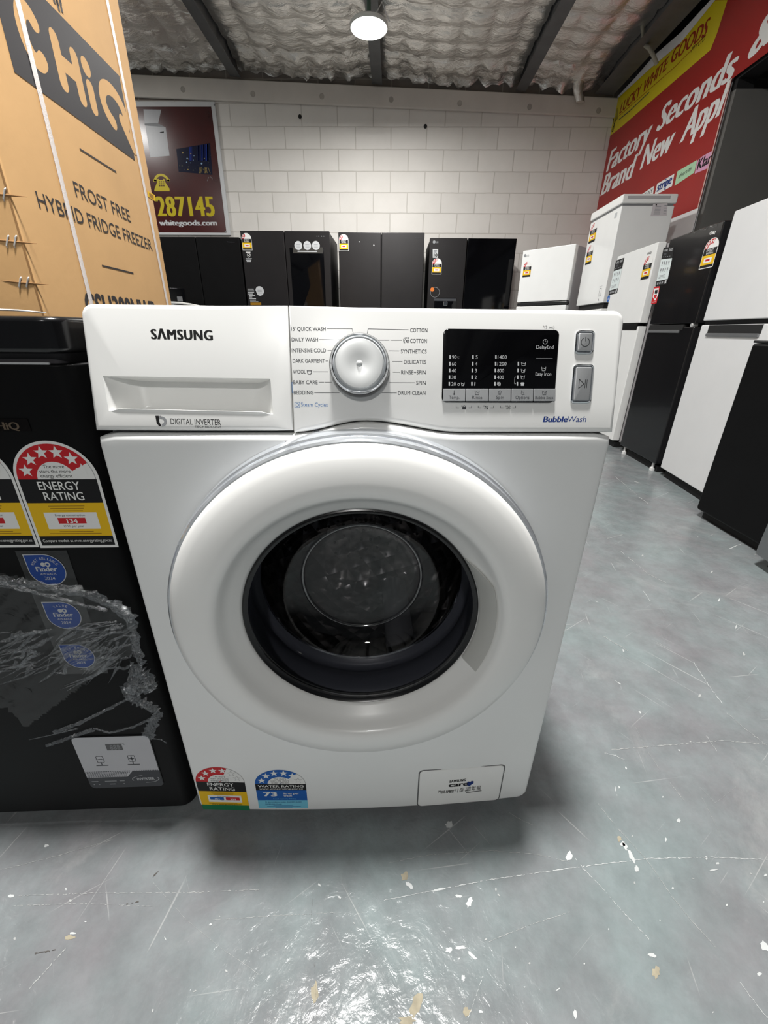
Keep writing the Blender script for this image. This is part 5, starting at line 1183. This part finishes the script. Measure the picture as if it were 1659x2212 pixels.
PY = ink('poster_yellow', (186, 168, 10), .4)
ca, cb = FPO.px(349, 387); r = FPO.px(366, 387)[0]-ca
p.L(1).ring(ca, cb-.03, r*.72, r*1.02, PY, 8, 172, q=.85); p.pp([(331, 387), (338.5, 388.5), (337, 392.5), (331, 392)], PY); p.pp([(360, 388.5), (367.5, 387), (367.5, 391.5), (361, 392.5)], PY)
p.pp([(339.5, 387), (343, 386.5), (343.5, 389), (352, 389), (352.5, 386.5), (356, 387), (357.5, 394), (366.5, 408), (366.5, 413), (333.5, 413), (334, 408), (339.5, 394)], PY)
for i in range(3):
    for j in range(3): p.L(2).pp([(343.5+4.4*i+.3*j, 391.5+4.4*j), (346+4.4*i+.3*j, 391.5+4.4*j), (346+4.4*i+.3*j, 394+4.4*j), (343.5+4.4*i+.3*j, 394+4.4*j)], PBG)
p.L(1).pt('287145', 341, 467, 465.5, 467, 42, PY, bold=.04, space=1.1); p.pt('whitegoods.com', 344.5, 487, 469.5, 487, 11.5, I_SILV, bold=.04)
p.build('poster_print', PT)
g = G()
for u, v in ((463, 226), (487, 500)):
    a, b = FPO.px(u, v); g.lathe((a, -.0, b), (0, -1, 0), [(.009, 0), (.007, .003), (0, .0035)], 12)
g.build('screw', GREYP, PT)

# ------------------------------------------------------------------ banner on the right wall
BN = Thing('banner', 'long red and yellow advertising banner across the top of the right wall', 'banner', (WX-.024, 4.4, 0), -PI/2)
FB2 = Face(BN, (0, 0, 0), (1, 0, 0), (0, 0, 1))
BRED, BYEL = mat('banner_red', (158, 30, 26), .38, noise=.06, nscale=2), mat('banner_yellow', (214, 196, 14), .42, noise=.05, nscale=2)
(aTL, bTL), (aBL, bBL) = FB2.px(1331, 215), FB2.px(1281, 455); aL = (aTL+aBL)/2
aE = (FB2.px(1578.5, 174)[0]+FB2.px(1511, 448)[0])/2; bE = FB2.px(1579, 172)[1]; bR = FB2.px(1659, 115)[1]
bW = FB2.px(1511, 448)[1]; bB = FB2.px(1503, 478)[1]
topl = [FB2.px(1331, 216), FB2.px(1400, 152), FB2.px(1470, 93), FB2.px(1545, 0)]
ext = aE+2.6; slope = (topl[-1][1]-topl[0][1])/(topl[-1][0]-topl[0][0])
tops = topl+[(ext, topl[-1][1]+.02)]
out = [(aL, bBL-.4), (aL, tops[0][1])]+tops[1:]+[(ext, bR-.01), (aE, bE), (aE, bW)]
out = [(aL, bW)]+out[1:]
g = G(); g.prism([FB2.P(a, b, .001) for a, b in out], FB2.n*-.002); sheet = g.build('sheet', BRED, BN, smooth=0)
g = G(); g.prism([FB2.P(*q, .001) for q in ((aL, bB-.35), (aE, bB-.35), (aE, bW-.0005), (aL, bW-.0005))], FB2.n*-.002); g.build('lower_hem', TRIMW, BN, smooth=0)
g = G(); hem = [FB2.px(1331, 212), FB2.px(1372, 169), FB2.px(1412, 122), FB2.px(1470, 72), FB2.px(1536, 0)]; a_, b_ = hem[-1]
g.prism([FB2.P(a, b+.001, .0005) for a, b in tops[:4]]+[FB2.P(a, b+.005, .0005) for a, b in hem[::-1]], FB2.n*-.001); g.build('upper_hem', TRIMW, BN, smooth=0)
g = G(); g.prism([FB2.P(*q, .0025) for q in ((aE-.012, bW), (aE, bW), (aE, bE), (aE-.012, bE))], FB2.n*-.001); g.build('side_hem', mat('hem_pink', (206, 176, 168), .5, noise=.05), BN, smooth=0)
p = Print(FB2, base=.0014, eps=.0005)
yel = [(aL, FB2.px(1315, 296)[1]), FB2.px(1345, 272), FB2.px(1440, 190), FB2.px(1535, 108), FB2.px(1550, 70), FB2.px(1572, 0)]+[(a, b-.002) for a, b in topl[::-1]]
p.poly(yel, BYEL); p.L(1)
I_MAR = ink('maroon', (150, 40, 20))
p.pt('LUCKY', 1338, 247, 1383, 206, 19, I_MAR, bold=.025, shear=.15); p.pt('WHITE', 1388, 201.5, 1441, 148, 21, I_MAR, bold=.03, shear=.15); p.pt('GOODS', 1448, 139, 1527.5, 73.5, 26, I_MAR, bold=.03, shear=.15)
p.pl([(1337, 251), (1402, 194), (1460, 143), (1525.5, 76)], 1.2, I_MAR); p.pt('PTY LTD', 1493, 114, 1522, 87.5, 9, I_BLACK, bold=.01)
p.pl([(1338, 258), (1360, 240), (1402, 200)], 2.2, I_DGREY)
for q in ([(1328, 240), (1330, 262), (1326, 272)], [(1332, 236), (1332.5, 258)], [(1335, 234), (1334.5, 256)], [(1319, 256), (1326, 258), (1327, 272), (1324, 280)]): p.pl(q, 2.2, I_BLACK)
ca, cb = FB2.px(1324.5, 278.5); p.ring(ca, cb, .016, .026, I_BLACK)
p.L(1).pt('Factory', 1309, 373, 1404, 304, 37, I_WHITE, bold=.035, shear=.25); p.pt('Seconds', 1417, 286, 1586, 166, 44, I_WHITE, bold=.035, shear=.25); p.pt('&', 1613, 133, 1672, 80, 62, I_WHITE, bold=.035, shear=.2)
p.pt('Brand', 1297, 424, 1369, 381, 37, I_WHITE, bold=.035, shear=.25); p.pt('New', 1382, 367, 1452, 322, 42, I_WHITE, bold=.035, shear=.25); p.pt('Appl', 1468, 310, 1562.5, 243, 52, I_WHITE, bold=.035, shear=.25)
def card(q, m, t, tq, hp, tm, **k):
    p.L(1).pp(q, m); p.L(2).pt(t, *tq, hp, tm, **k)
card([(1386, 420), (1392, 416), (1413.5, 401.5), (1410, 428), (1386, 440)], I_WHITE, 'PAY', (1393, 425, 1410.5, 414.5), 7, I_DGREY)
card([(1420, 397), (1457.5, 375), (1452, 402), (1414, 423)], I_WHITE, 'stripe', (1418.5, 415, 1450.5, 395.5), 17, I_NAVY, bold=.04)
card([(1464, 370), (1507, 345), (1500, 373), (1457.5, 401.5)], ink('mint', (176, 214, 178)), 'afterpay', (1465.5, 386, 1494.5, 366), 8, I_BLACK)
card([(1506.5, 348), (1517, 338), (1541, 324.5), (1530.5, 363), (1501, 375.5)], ink('pink', (214, 158, 190)), 'Klar', (1505, 368, 1535, 351), 20, I_BLACK, bold=.03)
p.build('banner_print', sheet)
# pale hose end sticking out above the banner
g = G(); q0, q1, q2 = at(1391, 96, (WX-.2, 0, 0), (1, 0, 0)), at(1402, 103, (WX-.2, 0, 0), (1, 0, 0)), at(1411, 119, (WX-.17, 0, 0), (1, 0, 0))
g.tube([q0+V((-.05, .0, .13)), q0, (q0+q1)/2, q1, (q1+q2)/2, q2, q2+V((.05, 0, -.06))], .016, 10); t = g.build('hose', mat('pale_hose', (150, 146, 132), .6, noise=.1)); t['label'] = 'short pale hose hanging from the roof above the banner'; t['category'] = 'hose'

# ------------------------------------------------------------------ round high-bay lamp
HB = Thing('ceiling_lamp', 'round bright high-bay lamp hanging below the foil ceiling', 'lamp', LAMP)
g = G(); g.lathe((0, 0, 0), (0, 0, 1), [(.140, -.004), (.147, .0), (.147, .018), (.138, .026), (.10, .034), (.075, .05), (.0, .05)], 48); g.build('housing', mat('lamp_grey', (206, 208, 204), .4, metal=.2, noise=.05), HB, smooth=40)
LENS = bpy.data.materials.new('lamp_lens'); LENS.use_nodes = True; b = LENS.node_tree.nodes['Principled BSDF']; b.inputs['Emission Color'].default_value = (1, .985, .95, 1); b.inputs['Emission Strength'].default_value = 14
g = G(); g.lathe((0, 0, 0), (0, 0, 1), [(.134, -.004), (.128, -.006), (0, -.006)], 48); g.build('lens', LENS, HB, smooth=40)
g = G(); g.tube([(0, 0, .05), (0, 0, .278)], .016, 12); g.build('mount', mat('lamp_green', (70, 96, 84), .5, noise=.1), HB)
g = G(); g.tube([(.06, .02, .1), (.1, .03, .16), (.13, .04, .1), (.16, .05, .06)], .004, 8); g.build('cable', TRIMW, HB)

# loose clear film left along the top of the black fridge's upper door
FILM2 = film('loose_film', (.8, .8, .8), .1, .25, bump=.5, bscale=40, flat=True)
p = Print(H2.F, base=.0025, eps=.0003); p.pp([(1438, 521), (1470, 510), (1500, 499), (1530, 489), (1551, 482), (1549, 490), (1540, 492), (1532, 489), (1526, 497), (1512, 497), (1500, 505), (1494, 500), (1488, 507), (1478, 511), (1462, 513), (1450, 519), (1440, 524)], FILM2); p.build('loose_film', H2.doors[1])
